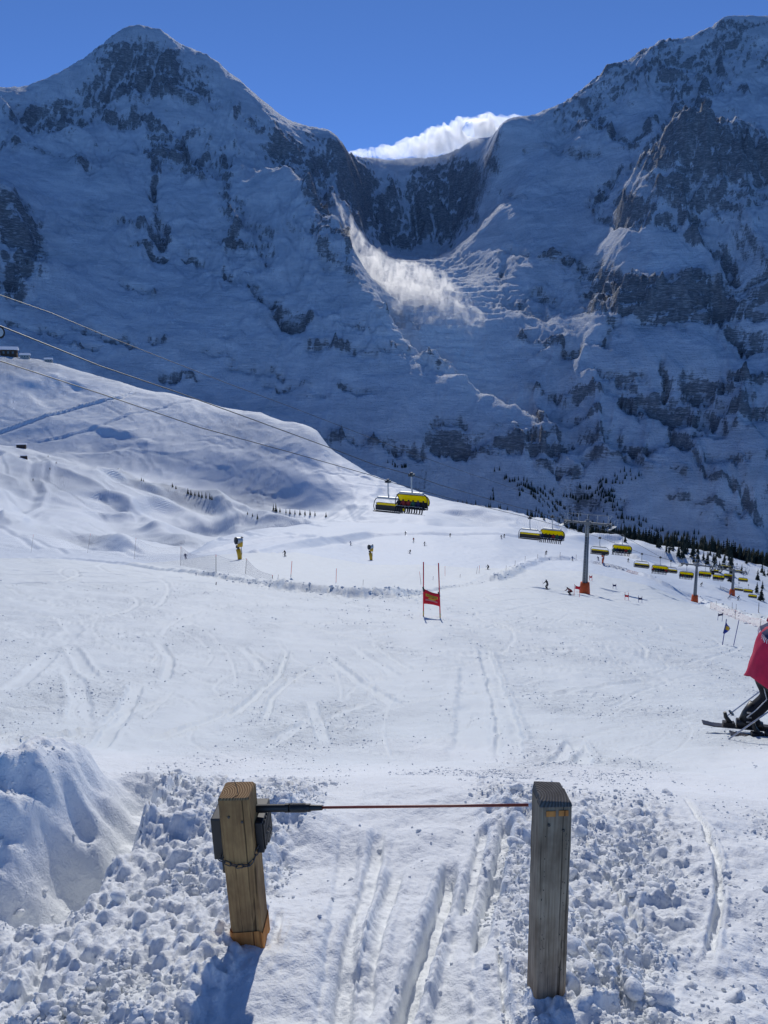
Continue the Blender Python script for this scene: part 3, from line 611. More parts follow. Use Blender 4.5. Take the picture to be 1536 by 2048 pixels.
SOFT = [(375,392,62,30,.95),(110,350,75,55,.9),(200,440,80,50,.45),(1080,400,110,70,.85),(1250,500,120,22,.6),(840,520,90,30,.9),(280,570,160,50,.5),(1150,540,40,14,.3),(1300,720,120,40,.5)]
crag = np.full(X.shape, .17)
for cu, cv, hu, hv, val in CRAG: crag = np.maximum(crag, val*np.exp(-(((su-cu)/hu)**2+((sv-cv)/hv)**2)))
for cu, cv, hu, hv, val in SOFT: crag = crag*(1-val*np.exp(-(((su-cu)/hu)**2+((sv-cv)/hv)**2)))
crag = np.clip(crag+.6*rock, .05, 1.15)
cv_ = np.interp(su, [c[0] for c in CREST], [c[1] for c in CREST])
crest_keep = 1-.8*np.exp(-((sv-cv_)/40)**2)
wx_ = X+70*fbm(X*.004, Y*.004, 3, 213); wy_ = Y+70*fbm(X*.004+5, Y*.004, 3, 214)
rm = sstep(1950, 2300, R)
dz = rm*(14*fbm(X*.0022, Y*.0022, 3, 211)*crest_keep+2.0*fbm(X*.02, Y*.02, 3, 217))
dz += rm*crag*crest_keep*(74*(ridged(wx_/270, wy_/700, 2, 215)-.75)+38*(ridged(wx_/115, wy_/260, 2, 219)-.75))
ck2 = .35+.65*crest_keep
dz += rm*crag*ck2*(20*(ridged(wx_/48, wy_/90, 2, 220)-.75)+8*fbm(X/19, Y/24, 2, 222))
drift = sstep(.45, .12, crag)
dz += drift*(3.0*perlin(X*.006+2*fbm(X*.003, Y*.003, 2, 221), Y*.03, 223)+1.6*perlin(X*.013, Y*.06, 225)+1.0*perlin(X*.03, Y*.11, 228))
gl = np.exp(-(((su-870)/120)**2+((sv-620)/95)**2))                                       # crevassed, wind-scoured glacier
dz += gl*(9*(ridged(X*.009+.8*fbm(X*.004, Y*.004, 2, 226), Y*.012, 4, 227)-.9)+4*perlin(X*.02, Y*.05, 230))
for gu, gv, gs, gt in ((375,430,60,35),(170,440,80,50),(1080,370,90,40),(1300,500,110,22),(1130,250,40,12)):           # seracs
    g2 = np.exp(-(((su-gu)/gs)**2+((sv-gv)/gt)**2)); dz += g2*9*(ridged(X*.016, Y*.026, 3, 229)-.9)
Z1 = Z0+dz
def strata(Z, per, wt, seed, sharp=.55):
    off = .06*X+.03*Y+per*.45*fbm(X*.004, Y*.004, 3, seed)+per*.2*fbm(X*.02, Y*.02, 2, seed+3); ph = (Z+off)/per; fr = ph-np.floor(ph)
    return Z*(1-wt)+((np.floor(ph)+sstep(sharp, .97, fr))*per-off)*wt
patch = np.clip(.55+.9*fbm(X*.005+3, Y*.005+Z0*.004, 3, 235), 0, 1)
hb = np.where(kind > .5, .45, 1.0)
Z1 = strata(Z1, 52., np.clip((crag-.08)*.95*patch*hb, 0, .85)*crest_keep, 231)
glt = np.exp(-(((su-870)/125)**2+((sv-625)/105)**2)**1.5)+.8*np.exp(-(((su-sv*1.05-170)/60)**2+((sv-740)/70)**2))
Z1 = strata(Z1, 30., np.clip(glt*.8, 0, .8)*(rock < .6), 251, .35)
Z1 = strata(Z1, 21., np.clip((crag-.05)*.75*hb, 0, .7)*ck2, 241)
Vx = np.stack([X, Y, Z1], -1); dA = np.gradient(Vx, axis=1); dR = np.gradient(Vx, axis=0)
nrm = np.cross(dA, dR); nrm /= np.linalg.norm(nrm, axis=-1, keepdims=True)+1e-9
slope = np.degrees(np.arccos(np.clip(np.abs(nrm[..., 2]), 0, 1)))
# exposed ribs stand proud of their surroundings and shed snow
def blur(a, n):
    k = np.ones(2*n+1)/(2*n+1); a = np.apply_along_axis(lambda q: np.convolve(np.pad(q, n, mode='edge'), k, mode='valid'), 0, a); return np.apply_along_axis(lambda q: np.convolve(np.pad(q, n, mode='edge'), k, mode='valid'), 1, a)
proud = (Z1-blur(Z1, 5))/14
fine = np.where(kind > .5, fbm(X*.06, Z1*.022+Y*.01, 3, 243), fbm(X*.016+Y*.01, Z1*.11, 4, 245))
thr = 67.5-19*rock-10*np.clip(crag-.25, 0, 1)
rk = .8*(slope-thr)/16+.26*proud*crag+.40*fine*(.4+crag)-.30-.8*glt
rk = np.clip(rk, -1, 1)-1.4*(1-sstep(2150, 2380, R))*(1-sstep(.15, .5, rock))-1.4*(1-sstep(2000, 2100, R))
vert = np.where(kind > .5, 1., 0.)*np.clip(rock*2, 0, 1)+(rock < .2)*.5
def mountain_mat():
    m, nt, p = nodes_of('mountain_snow_and_rock'); co = obj_co(nt)
    a = attr_n(nt, 'rock'); vt = attr_n(nt, 'vert')
    hor = noise_n(nt, mapped(nt, co, (.018,.018,.15)), 1.0, 8, .7, .5)          # ledges
    ver = noise_n(nt, mapped(nt, co, (.085,.04,.022)), 1.0, 8, .7, .7)          # runnels
    fin = noise_n(nt, mapped(nt, co, (.13,.13,.2)), 1.0, 5, .65)
    lay = nt.nodes.new('ShaderNodeMix'); lay.data_type = 'FLOAT'
    nt.links.new(vt, lay.inputs[0]); nt.links.new(hor, lay.inputs[2]); nt.links.new(ver, lay.inputs[3])
    s = math_n(nt, 'ADD', a, math_n(nt, 'MULTIPLY', math_n(nt, 'SUBTRACT', lay.outputs[0], .5), 3.0))
    s = math_n(nt, 'ADD', s, math_n(nt, 'MULTIPLY', math_n(nt, 'SUBTRACT', fin, .5), 1.3))
    sp = math_n(nt, 'MULTIPLY_ADD', s, .5); sp.node.inputs[2].default_value = .5
    mask = ramp(nt, sp, [(.44, 0.0), (.53, .38), (.66, .88)])
    rc = ramp(nt, noise_n(nt, mapped(nt, co, (.02,.02,.05)), 1.0, 4), [(.3, (.105,.12,.145)), (.55, (.16,.175,.195)), (.75, (.23,.235,.24))])
    dust = ramp(nt, noise_n(nt, mapped(nt, co, (.05,.05,.28)), 1.0, 6, .7), [(.50, 0.0), (.66, .75)])
    rc = mix_c(nt, dust, rc, (.60,.63,.67))
    sn = ramp(nt, noise_n(nt, mapped(nt, co, (.006,.004,.014)), 1.0, 8, .68, .8), [(.32, (.47,.53,.60)), (.50, (.63,.67,.73)), (.66, (.78,.81,.85))])
    sn = mix_c(nt, attr_n(nt, 'fresh'), sn, (.86,.88,.90))  # sunlight on the glacier painted in as whiter snow colour
    c = mix_c(nt, mask, sn, rc)
    nt.links.new(c, p.inputs['Base Color']); p.inputs['Roughness'].default_value = .8; p.inputs['Specular IOR Level'].default_value = .1
    b1 = bump_n(nt, lay.outputs[0], .8, 22.0); b2 = bump_n(nt, fin, .5, 6.0, b1)
    nt.links.new(b2, p.inputs['Normal']); return m
MATS['mountain'] = mountain_mat()
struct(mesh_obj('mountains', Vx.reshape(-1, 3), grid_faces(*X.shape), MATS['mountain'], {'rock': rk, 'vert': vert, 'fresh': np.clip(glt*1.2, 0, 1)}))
MT = (mr.copy(), Z1.copy())
# ------------------------------------------------------------------ cloud pouring over the pass and blowing snow
def tag(o, label, cat=None, group=None, kind=None):
    if label: o['label'] = label
    if cat: o['category'] = cat
    if group: o['group'] = group
    if kind: o['kind'] = kind
    return o
def vapour_hull(name, path, mat, seed, nseg=28, wob=.22):
    """closed tube along (u, v, range, radius, squash) knots, its skin broken up by noise"""
    P = []; Rd = []
    for u, v, r, rad, sq in path:
        a, l, t = [float(q) for q in pix(u, v, r)]; P.append((r*math.sin(a), r*math.cos(a), r*t)); Rd.append((rad, sq))
    P = np.array(P); Rd = np.array(Rd); n = 14*(len(P)-1)+1; t = np.linspace(0, len(P)-1, n)
    C = np.stack([np.interp(t, np.arange(len(P)), P[:, k]) for k in range(3)], -1); RR = np.stack([np.interp(t, np.arange(len(P)), Rd[:, k]) for k in range(2)], -1)
    th = np.linspace(0, 2*math.pi, nseg, endpoint=False); V = []
    for i in range(n):
        d = C[min(i+1, n-1)]-C[max(i-1, 0)]; d /= np.linalg.norm(d); s = np.cross(d, (0,0,1.)); s /= np.linalg.norm(s)+1e-9; up = np.cross(s, d)
        e = math.sin(math.pi*min(max((i+.4)/n, .0), 1.))**.35
        nz = 1+wob*fbm(C[i,0]*.012+np.cos(th)*1.2, C[i,2]*.012+np.sin(th)*1.2+i*.11, 3, seed)
        V.append(C[i]+(np.cos(th)[:,None]*s*RR[i,1]+np.sin(th)[:,None]*up)*(RR[i,0]*e*nz)[:,None])
    V = np.concatenate(V); F = []
    for i in range(n-1):
        for j in range(nseg):
            F.append((i*nseg+j, i*nseg+(j+1)%nseg, (i+1)*nseg+(j+1)%nseg, (i+1)*nseg+j))
    me = bpy.data.meshes.new(name); me.from_pydata([tuple(v) for v in V], [], F+[tuple(range(nseg))[::-1], tuple(range((n-1)*nseg, n*nseg))])
    bm = bmesh.new(); bm.from_mesh(me); bmesh.ops.recalc_face_normals(bm, faces=bm.faces[:]); bm.to_mesh(me); bm.free()
    me.materials.append(mat); me.update(); o = bpy.data.objects.new(name, me); COL.objects.link(o); return o
def vapour_mat(name, dens, scale, lo, hi, aniso, stretch=(1,1,1), rot=(0,0,0)):
    m = bpy.data.materials.new(name); m.use_nodes = True; nt = m.node_tree; nt.nodes.remove(nt.nodes['Principled BSDF'])
    pv = N(nt, 'ShaderNodeVolumePrincipled'); pv.inputs['Color'].default_value = (.97,.975,.985,1); pv.inputs['Anisotropy'].default_value = aniso
    n = noise_n(nt, mapped(nt, obj_co(nt), tuple(scale*q for q in stretch), rot), 1.0, 4, .6, .8)
    d = math_n(nt, 'MULTIPLY', ramp(nt, n, [(lo, 0.0), (hi, 1.0)]), dens)
    nt.links.new(d, pv.inputs['Density']); nt.links.new(pv.outputs[0], nt.nodes['Material Output'].inputs['Volume'])
    m.cycles.volume_sampling = 'MULTIPLE_IMPORTANCE'
    return m
cm = vapour_mat('cloud_vapour', .019, .011, .34, .60, .6, (1.3,1,.6), (0,.3,0))
tag(vapour_hull('cloud', [(688,306,5200,14,1),(730,306,5410,40,1.4),(790,303,5420,52,1.4),(850,292,5430,76,1.3),(900,279,5440,98,1.2),(950,265,5440,94,1.2),(985,253,5230,70,1.2),(1030,241,5210,42,1.2),(1078,232,5180,12,1.2)], cm, 5, wob=.42), 'bank of white cloud pouring over the snowy pass between the two peaks', 'cloud', kind='stuff')
wm = vapour_mat('cloud_wisps', .011, .015, .42, .66, .6, (1,1,.35), (0,.2,0))
tag(vapour_hull('cloud_wisp', [(700,306,5100,18,1),(760,312,5280,44,.6),(820,314,5270,62,.6),(880,308,5260,82,.6),(930,296,5220,72,.6),(968,280,4940,32,.8)], wm, 6), 'thin cloud wisps spilling down the dark cliffs under the pass', 'cloud', kind='stuff')
sm = vapour_mat('blown_snow_plume', .034, .028, .48, .70, .68, (1.1,1,.42), (0,.85,0))
tag(vapour_hull('blowing_snow', [(664,385,3600,12,1),(698,450,3560,40,1),(728,525,3480,80,1.1),(775,580,3360,112,1.3),(845,612,3220,120,1.5),(915,660,3060,105,1.6),(975,725,2900,62,1.6),(1040,795,2700,28,1.5),(1090,838,2560,8,1.3)], sm, 9, wob=.5), 'sunlit plume of snow blown off the ridge above the glacier', 'snow plume', kind='stuff')
# ------------------------------------------------------------------ mesh tools
class MB:
    def __init__(s): s.v = []; s.f = []; s.m = []
    def add(s, V, F, mi=0):
        b = len(s.v); s.v += [tuple(float(q) for q in p) for p in V]; s.f += [tuple(i+b for i in f) for f in F]; s.m += [mi]*len(F); return s
    def box(s, lo, hi, mi=0, M=None):
        x0,y0,z0 = lo; x1,y1,z1 = hi
        V = [Vector(p) for p in ((x0,y0,z0),(x1,y0,z0),(x1,y1,z0),(x0,y1,z0),(x0,y0,z1),(x1,y0,z1),(x1,y1,z1),(x0,y1,z1))]
        if M is not None: V = [M @ p for p in V]
        return s.add(V, [(3,2,1,0),(4,5,6,7),(0,1,5,4),(1,2,6,5),(2,3,7,6),(3,0,4,7)], mi)
    def tube(s, path, rad, n=8, mi=0, caps=True, sq=None):
        P = [Vector(p) for p in path]; R = rad if isinstance(rad, (list, tuple)) else [rad]*len(P)
        V = []; ref = None
        for i, p in enumerate(P):
            d = (P[min(i+1, len(P)-1)]-P[max(i-1, 0)]).normalized()
            if ref is None: ref = Vector((0,0,1)) if abs(d.z) < .9 else Vector((0,1,0))
            a = d.cross(ref); 
            if a.length < 1e-6: a = d.cross(Vector((1,0,0)))
            a.normalize(); b = a.cross(d).normalized(); ref = b
            for k in range(n):
                t = 2*math.pi*k/n; V.append(p+(a*math.cos(t)+b*math.sin(t)*(sq or 1))*R[i])
        F = [(i*n+k, i*n+(k+1)%n, (i+1)*n+(k+1)%n, (i+1)*n+k) for i in range(len(P)-1) for k in range(n)]
        if caps: F += [tuple(range(n))[::-1], tuple((len(P)-1)*n+k for k in range(n))]
        return s.add(V, F, mi)
    def ball(s, c, r, nu=8, nv=6, mi=0, M=None):
        rr = r if isinstance(r, (tuple, list)) else (r,r,r); V = []; F = []
        for i in range(nv+1):
            t = math.pi*i/nv
            for k in range(nu):
                a = 2*math.pi*k/nu; p = Vector((math.sin(t)*math.cos(a)*rr[0], math.sin(t)*math.sin(a)*rr[1], math.cos(t)*rr[2]))
                if M is not None: p = M @ p
                V.append(p+Vector(c))
        for i in range(nv):
            for k in range(nu): F.append((i*nu+k, i*nu+(k+1)%nu, (i+1)*nu+(k+1)%nu, (i+1)*nu+k)[::-1])
        return s.add(V, F, mi)
    def sheet(s, rows, mi=0, thick=0.0):
        """grid of points (rows of equal length), optionally thickened along its normals"""
        nr, nc = len(rows), len(rows[0]); P = np.array([[tuple(q) for q in r] for r in rows], float)
        if thick:
            g0 = np.gradient(P, axis=0); g1 = np.gradient(P, axis=1); n = np.cross(g0, g1); n /= np.linalg.norm(n, axis=-1, keepdims=True)+1e-12
            A = P+n*thick/2; B = P-n*thick/2; V = list(A.reshape(-1,3))+list(B.reshape(-1,3)); o = nr*nc; F = []
            for i in range(nr-1):
                for j in range(nc-1):
                    a = i*nc+j; F.append((a, a+1, a+nc+1, a+nc)); F.append((o+a, o+a+nc, o+a+nc+1, o+a+1))
            for j in range(nc-1):
                F.append((j, o+j, o+j+1, j+1)); a = (nr-1)*nc+j; F.append((a, a+1, o+a+1, o+a))
            for i in range(nr-1):
                a = i*nc; F.append((a, a+nc, o+a+nc, o+a)); a = i*nc+nc-1; F.append((a, o+a, o+a+nc, a+nc))
            return s.add(V, F, mi)
        return s.add(list(P.reshape(-1,3)), [(i*nc+j, i*nc+j+1, (i+1)*nc+j+1, (i+1)*nc+j) for i in range(nr-1) for j in range(nc-1)], mi)
    def mesh(s, name, mats, smooth=False):
        me = bpy.data.meshes.new(name); me.from_pydata(s.v, [], s.f)
        for q in (mats if isinstance(mats, (list, tuple)) else [mats]): me.materials.append(q)
        me.polygons.foreach_set('material_index', s.m)
        bm = bmesh.new(); bm.from_mesh(me); bmesh.ops.recalc_face_normals(bm, faces=bm.faces[:]); bm.to_mesh(me); bm.free()
        if smooth: me.polygons.foreach_set('use_smooth', [True]*len(me.polygons))
        me.update(); return me
    def obj(s, name, mats, parent=None, smooth=False):
        o = bpy.data.objects.new(name, s.mesh(name, mats, smooth)); COL.objects.link(o)
        if parent is not None: o.parent = parent
        return o
def bevel(o, w, seg=2):
    m = o.modifiers.new('bevel', 'BEVEL'); m.width = w; m.segments = seg; m.limit_method = 'ANGLE'; return o
def empty(name, loc, rz=0, label=None, cat=None, group=None):
    o = bpy.data.objects.new(name, None); COL.objects.link(o); o.location = loc; o.rotation_euler = (0,0,rz); o.empty_display_size = .2
    return tag(o, label, cat, group)
def copy_tree(o, parent=None):
    c = o.copy(); COL.objects.link(c); c.parent = parent
    for ch in list(o.children):
        copy_tree(ch, c)
    return c
def paint(name, col, rough=.5, metal=0.0, spec=.5, var=.12, scale=3.0, bump=.0, trans=0.0, alpha=None):
    """plain coat with uneven wear"""
    m, nt, p = nodes_of(name); co = obj_co(nt)
    n = noise_n(nt, co, scale, 5, .6)
    c = ramp(nt, n, [(.3, tuple(max(0, q*(1-var)) for q in col)), (.7, tuple(min(1, q*(1+var)) for q in col))])
    nt.links.new(c, p.inputs['Base Color']); p.inputs['Roughness'].default_value = rough; p.inputs['Metallic'].default_value = metal
    p.inputs['Specular IOR Level'].default_value = spec
    if trans: p.inputs['Transmission Weight'].default_value = trans
    if bump: nt.links.new(bump_n(nt, noise_n(nt, co, scale*4, 4), bump, .01), p.inputs['Normal'])
    MATS[name] = m; return m
paint('black_plastic', (.012,.012,.013), .45); paint('dark_steel', (.07,.072,.075), .4, .7); paint('zinc', (.42,.44,.45), .45, .6, scale=1.2); paint('grey_steel', (.17,.18,.185), .55, .3, scale=.8)
paint('red_plastic', (.85,.03,.05), .4); paint('red_cloth', (.80,.012,.03), .8); paint('blue_plastic', (.02,.05,.30), .4); paint('orange_pad', (.72,.11,.02), .7); paint('gun_yellow', (.72,.42,.02), .45)
paint('dark_cloth', (.012,.013,.018), .85); paint('navy_cloth', (.02,.025,.09), .85); paint('pink_cloth', (.52,.006,.055), .75, scale=9); paint('red_jacket', (.32,.03,.025), .8); paint('blue_jacket', (.04,.10,.28), .8); paint('white_cloth', (.7,.7,.7), .8); paint('skin', (.5,.3,.22), .6); paint('green_jacket', (.03,.12,.07), .8)
paint('ski_base', (.05,.05,.06), .35); paint('pole_alloy', (.5,.5,.52), .3, .8); paint('rod_brown', (.30,.055,.025), .4); paint('net_blue', (.05,.07,.16), .7); paint('net_red', (.6,.12,.12), .7); paint('stake_dark', (.10,.06,.07), .6); paint('rubber', (.02,.02,.02), .8)
paint('spruce', (.018,.032,.022), .9, scale=.8, var=.4); paint('bark', (.05,.035,.025), .9); paint('hut_wood', (.07,.04,.025), .85); paint('hut_stone', (.35,.33,.30), .85); paint('roof_snow', (.82,.83,.86), .7); paint('window_glass', (.03,.04,.05), .1); paint('cable', (.05,.052,.055), .5, .5)
paint('yellow_print', (.75,.45,.03), .7); paint('pale_print', (.68,.22,.20), .7)
def bubble_mat():
    m, nt, p = nodes_of('yellow_bubble'); p.inputs['Base Color'].default_value = (.70,.62,.0,1); p.inputs['Roughness'].default_value = .15
    tr = N(nt, 'ShaderNodeBsdfTranslucent'); tr.inputs['Color'].default_value = (.78,.70,.0,1)
    mx = N(nt, 'ShaderNodeMixShader'); mx.inputs[0].default_value = .6
    nt.links.new(p.outputs[0], mx.inputs[1]); nt.links.new(tr.outputs[0], mx.inputs[2]); nt.links.new(mx.outputs[0], nt.nodes['Material Output'].inputs['Surface'])
    return m
MATS['bubble'] = bubble_mat()
def wood_mat(name, dark, light, wear, scale=1.0, end=False):
    m, nt, p = nodes_of(name); co = obj_co(nt)
    if end:
        w = N(nt, 'ShaderNodeTexWave'); w.wave_type = 'RINGS'; w.rings_direction = 'Z'; w.inputs['Scale'].default_value = 42; w.inputs['Distortion'].default_value = 2.2; w.inputs['Detail'].default_value = 3
        mp = N(nt, 'ShaderNodeMapping'); mp.inputs['Location'].default_value = (.055,-.03,0); nt.links.new(co, mp.inputs[0]); nt.links.new(mp.outputs[0], w.inputs[0]); g = w.outputs['Fac']
    else:
        g = noise_n(nt, mapped(nt, co, (75*scale,75*scale,2.6)), 1.0, 5, .62, .5)
    blot = noise_n(nt, mapped(nt, co, (9,9,5)), 1.0, 4, .6)
    c = ramp(nt, g, [(.3, dark), (.68, light)])
    c = mix_c(nt, ramp(nt, blot, [(.42, 0.0), (.62, .75)]), c, wear)
    crack = noise_n(nt, mapped(nt, co, (60*scale,60*scale,1.1)), 1.0, 3, .5, 1.2)
    ck = ramp(nt, crack, [(.60, 0.0), (.67, .85)]) if not end else ramp(nt, g, [(.0, .0), (1., .0)])
    c = mix_c(nt, ck, c, tuple(q*.25 for q in dark))
    nt.links.new(c, p.inputs['Base Color']); p.inputs['Roughness'].default_value = .82; p.inputs['Specular IOR Level'].default_value = .25
    nt.links.new(bump_n(nt, g, .5, .003, bump_n(nt, crack, .4, .004)), p.inputs['Normal']); MATS[name] = m; return m
wood_mat('brown_timber', (.28,.15,.058), (.50,.30,.12), (.17,.085,.036)); wood_mat('brown_end_grain', (.20,.11,.045), (.40,.26,.13), (.25,.15,.07), end=True)
wood_mat('grey_timber', (.22,.16,.10), (.44,.345,.24), (.12,.075,.045), 1.3); wood_mat('grey_end_grain', (.10,.088,.075), (.18,.165,.145), (.07,.06,.052), end=True); wood_mat('fresh_timber', (.60,.21,.05), (.80,.36,.10), (.40,.13,.03))
# ------------------------------------------------------------------ the gate in front: two posts, chain, swinging barrier
LP_R, RP_R = 2.17, 1.93
def post_frame(u_top, v_top, u_bot, v_bot, r):
    """foot and top of a post whose front face shows at those photo directions, foot at range r"""
    x, y, z = [float(q) for q in pix_dir(u_bot, v_bot)]; h = math.hypot(x, y); foot = Vector((x, y, z))*(r/h)
    x, y, z = [float(q) for q in pix_dir(u_top, v_top)]; h = math.hypot(x, y); top = Vector((x, y, z))*((r-.01)/h)
    return foot, top
def make_post(name, label, u_top, v_top, u_bot, v_bot, r, w, yaw, mat_side, mat_top, cham, cap_mat=None):
    foot, top = post_frame(u_top, v_top, u_bot, v_bot, r)
    ax = (top-foot).normalized(); L = (top-foot).length
    M = Matrix.Translation(foot) @ ax.to_track_quat('Z', 'Y').to_matrix().to_4x4() 
    # track quat leaves an arbitrary twist: rebuild with the wanted yaw
    xa = Vector((math.cos(yaw), math.sin(yaw), 0)); xa = (xa-ax*xa.dot(ax)).normalized(); ya = ax.cross(xa)
    M = Matrix(((xa.x, ya.x, ax.x, foot.x), (xa.y, ya.y, ax.y, foot.y), (xa.z, ya.z, ax.z, foot.z), (0,0,0,1)))
    e = empty(name, foot, 0, label, 'post'); e.matrix_world = M
    b = MB(); n = 14; hw = w/2
    for_rows = [-.25]+[L*i/n for i in range(n+1)]
    prng = random.Random(name)
    ring = [(-hw,0),( -hw+cham,-0),]
    prof = [(-hw+cham,0),(hw-cham,0),(hw,cham),(hw,w-cham),(hw-cham,w),(-hw+cham,w),(-hw,w-cham),(-hw,cham)]
    V = []
    for z in for_rows:
        for (px_, py_) in prof:
            V.append((px_+prng.uniform(-.0008,.0008), py_+prng.uniform(-.0008,.0008), z))
    k = 8; F = [(i*k+j, i*k+(j+1)%k, (i+1)*k+(j+1)%k, (i+1)*k+j) for i in range(len(for_rows)-1) for j in range(k)]
    b.add(V, F)
    shaft = b.obj('shaft', mat_side, e)
    return e, M, L, prof
# left post
E1, M1, L1, prof1 = make_post('gate_post', 'brown square timber post with a chain round it, left of the barrier rod', 466, 1601, 494, 1886, LP_R, .098, math.radians(-3), MATS['brown_timber'], None, .007)
b = MB(); hw = .049
top = [(x, y) for x, y in prof1]; ins = [(x*.93, .049+(y-.049)*.93) for x, y in prof1]
b.add([(x, y, L1) for x, y in top]+[(x, y, L1+.006) for x, y in ins], [(i, (i+1)%8, 8+(i+1)%8, 8+i) for i in range(8)]+[tuple(range(8, 16))])
bt = b.obj('end_grain', MATS['brown_end_grain'], E1)
b = MB(); b.tube([(-.02,.1,L1+.0066),(.0,.055,L1+.0066),(.012,.02,L1+.0066),(-.002,.002,L1+.0064)], .0011, 4); b.obj('drying_crack', MATS['rubber'], E1)
b = MB()                                                                              # pale freshly split sleeve at the foot
q = .0035
pr2 = [(x*(1+q/.049), .049+(y-.049)*(1+q/.049)) for x, y in prof1]
zs = [-.12,-.02,.012,.038]; V = []
for i, z in enumerate(zs):
    for j, (x, y) in enumerate(pr2): V.append((x, y, z+(.008*math.sin(j*2.1) if i == 3 else 0)))
b.add(V, [(i*8+j, i*8+(j+1)%8, (i+1)*8+(j+1)%8, (i+1)*8+j) for i in range(3) for j in range(8)]); b.obj('foot_sleeve', MATS['fresh_timber'], E1)
# right post with a bevelled cap
E2, M2, L2, prof2 = make_post('gate_post', 'weathered grey timber post with sloping top, right of the barrier rod', 1112, 1612, 1100, 1990, RP_R, .090, math.radians(2), MATS['grey_timber'], None, .006)
b = MB(); w = .090; hw = .045
z0, z1 = L2-.004, L2+.012
b.add([(-hw,-.002,z0),(hw,-.002,z0),(hw+.001,w,z0-.002),(-hw,w,z0-.002),(-hw+.006,.006,z1),(hw-.001,.004,z1-.006),(hw-.014,w-.006,z1+.010),(-hw+.004,w-.004,z1+.014)], [(3,2,1,0),(4,5,6,7),(0,1,5,4),(1,2,6,5),(2,3,7,6),(3,0,4,7)])
bevel(b.obj('sloping_top', MATS['grey_end_grain'], E2), .003)
b = MB(); b.box((-.026,-.0022,L2-.030),(-.001,.0,L2-.014)); b.box((.008,-.0022,L2-.029),(.034,.0,L2-.013)); b.obj('fresh_chip', MATS['fresh_timber'], E2)
b = MB()
hr = random.Random(4)
for k in range(46):
    x = hr.choice((-.030,-.026,.024,.027,.033))+hr.uniform(-.004,.004); z = hr.uniform(.06, L2-.07); d = hr.uniform(.0009,.002); b.box((x,-.0012,z),(x+d,.0003,z+d*1.6))
b.obj('nail_holes', MATS['rubber'], E2)['kind'] = 'stuff'
for E_, L_ in ((E1, L1), (E2, L2)):
    for z_, x_ in ((.055, -.018), (.072, .022)):
        b = MB(); b.tube([(x_,-.003,L_-z_),(x_,.004,L_-z_)], .0042, 8); b.obj('screw', MATS['dark_steel'], E_)
# barrier: bracket behind the left post, spring, rod
BR = empty('swing_barrier', M1 @ Vector((0,.11,L1-.07)), 0, 'black sprung bracket holding a thin brown rod across the gap between the posts', 'barrier')
rod_end = at_depth(1057, 1610, 2.19); hub = M1 @ Vector((.06,.075,L1-.075)); ax = (rod_end-hub).normalized(); Lr = (rod_end-hub).length
mat_ = MATS['black_plastic']
def along(t, off=Vector((0,0,0))): return hub+ax*t+off
b = MB(); b.tube([along(-.02), along(.085)], [.0125,.0125], 10); b.tube([along(.085), along(.098)], .0145, 10)
sl = b.obj('sleeve', mat_, None); 
b = MB(); cp = []
for k in range(15*10+1):
    t = k/10; cp.append(along(.100+.052*k/150, Vector((0, math.cos(t*2*math.pi)*.0135, math.sin(t*2*math.pi)*.0135))))
b.tube(cp, .0017, 5); spring = b.obj('spring', MATS['dark_steel'], None, True)
b = MB(); b.tube([along(.098), along(.152)], .009, 8); b.tube([along(.150), along(.166)], .013, 10); b.tube([along(.166), along(.205)], [.010,.008], 10); ferr = b.obj('ferrule', mat_, None)
b = MB(); b.tube([along(.20), along(.42), along(.60), along(Lr)], [.0042,.0042,.0042,.0046], 8); rod = b.obj('rod', MATS['rod_brown'], None, True)
b = MB()                                                                               # plates either side of the post and a ribbed housing
def onp(x, y, z): return M1 @ Vector((x, y, z))
def plate(lo, hi): 
    b.box(lo, hi, 0, M1)
plate((-.084,.020,L1-.215),(-.0505,.150,L1-.075)); plate((-.078,.07,L1-.30),(-.050,.135,L1-.20)); plate((-.084,.101,L1-.215),(.075,.150,L1-.085))
pl = b.obj('side_plate', mat_, None); bevel(pl, .004)
b = MB(); b.box((.0505,.030,L1-.20),(.074,.150,L1-.098), 0, M1)
for k in range(6): b.box((.0742,.035+.019*k,L1-.192),(.079,.045+.019*k,L1-.104), 0, M1)
hs = b.obj('ribbed_housing', mat_, None); bevel(hs, .003)
for o in (sl, spring, ferr, rod, pl, hs):
    o.parent = BR; o.matrix_parent_inverse = Matrix.Translation(-BR.location)
# chain round the left post and a loose end hanging behind it
CH = empty('chain', M1 @ Vector((0,0,L1-.19)), 0, 'dark steel link chain looped round the brown timber post', 'chain')
CHM = Matrix.Translation(-CH.location)
def link_mesh(l=.024, w=.011, r=.0017):
    b = MB(); pts = []
    for k in range(17):
        t = 2*math.pi*k/16; pts.append(((l/2-w/2)*(1 if math.cos(t) > 0 else -1)+w/2*math.cos(t), w/2*math.sin(t), 0))
    b.tube(pts, r, 6, caps=False); return b.mesh('link', MATS['dark_steel'], True)
LM = link_mesh()
def chain_along(pts):
    P = [M1 @ Vector(p) for p in pts]; seg = [0]
    for a, c in zip(P[:-1], P[1:]): seg.append(seg[-1]+(c-a).length)
    n = int(seg[-1]/.0185)
    for i in range(n):
        s = (i+.5)*seg[-1]/n; k = max(j for j in range(len(seg)-1) if seg[j] <= s); t = (s-seg[k])/(seg[k+1]-seg[k]); c = P[k].lerp(P[k+1], t); d = (P[k+1]-P[k]).normalized()
        o = bpy.data.objects.new('link', LM); COL.objects.link(o); o.parent = CH
        Q = d.to_track_quat('X', 'Z').to_matrix().to_4x4()
        o.matrix_parent_inverse = CHM; o.matrix_basis = Matrix.Translation(c) @ Q @ Matrix.Rotation(math.pi/2*(i % 2)+.5, 4, 'X')
zc_ = L1-.205
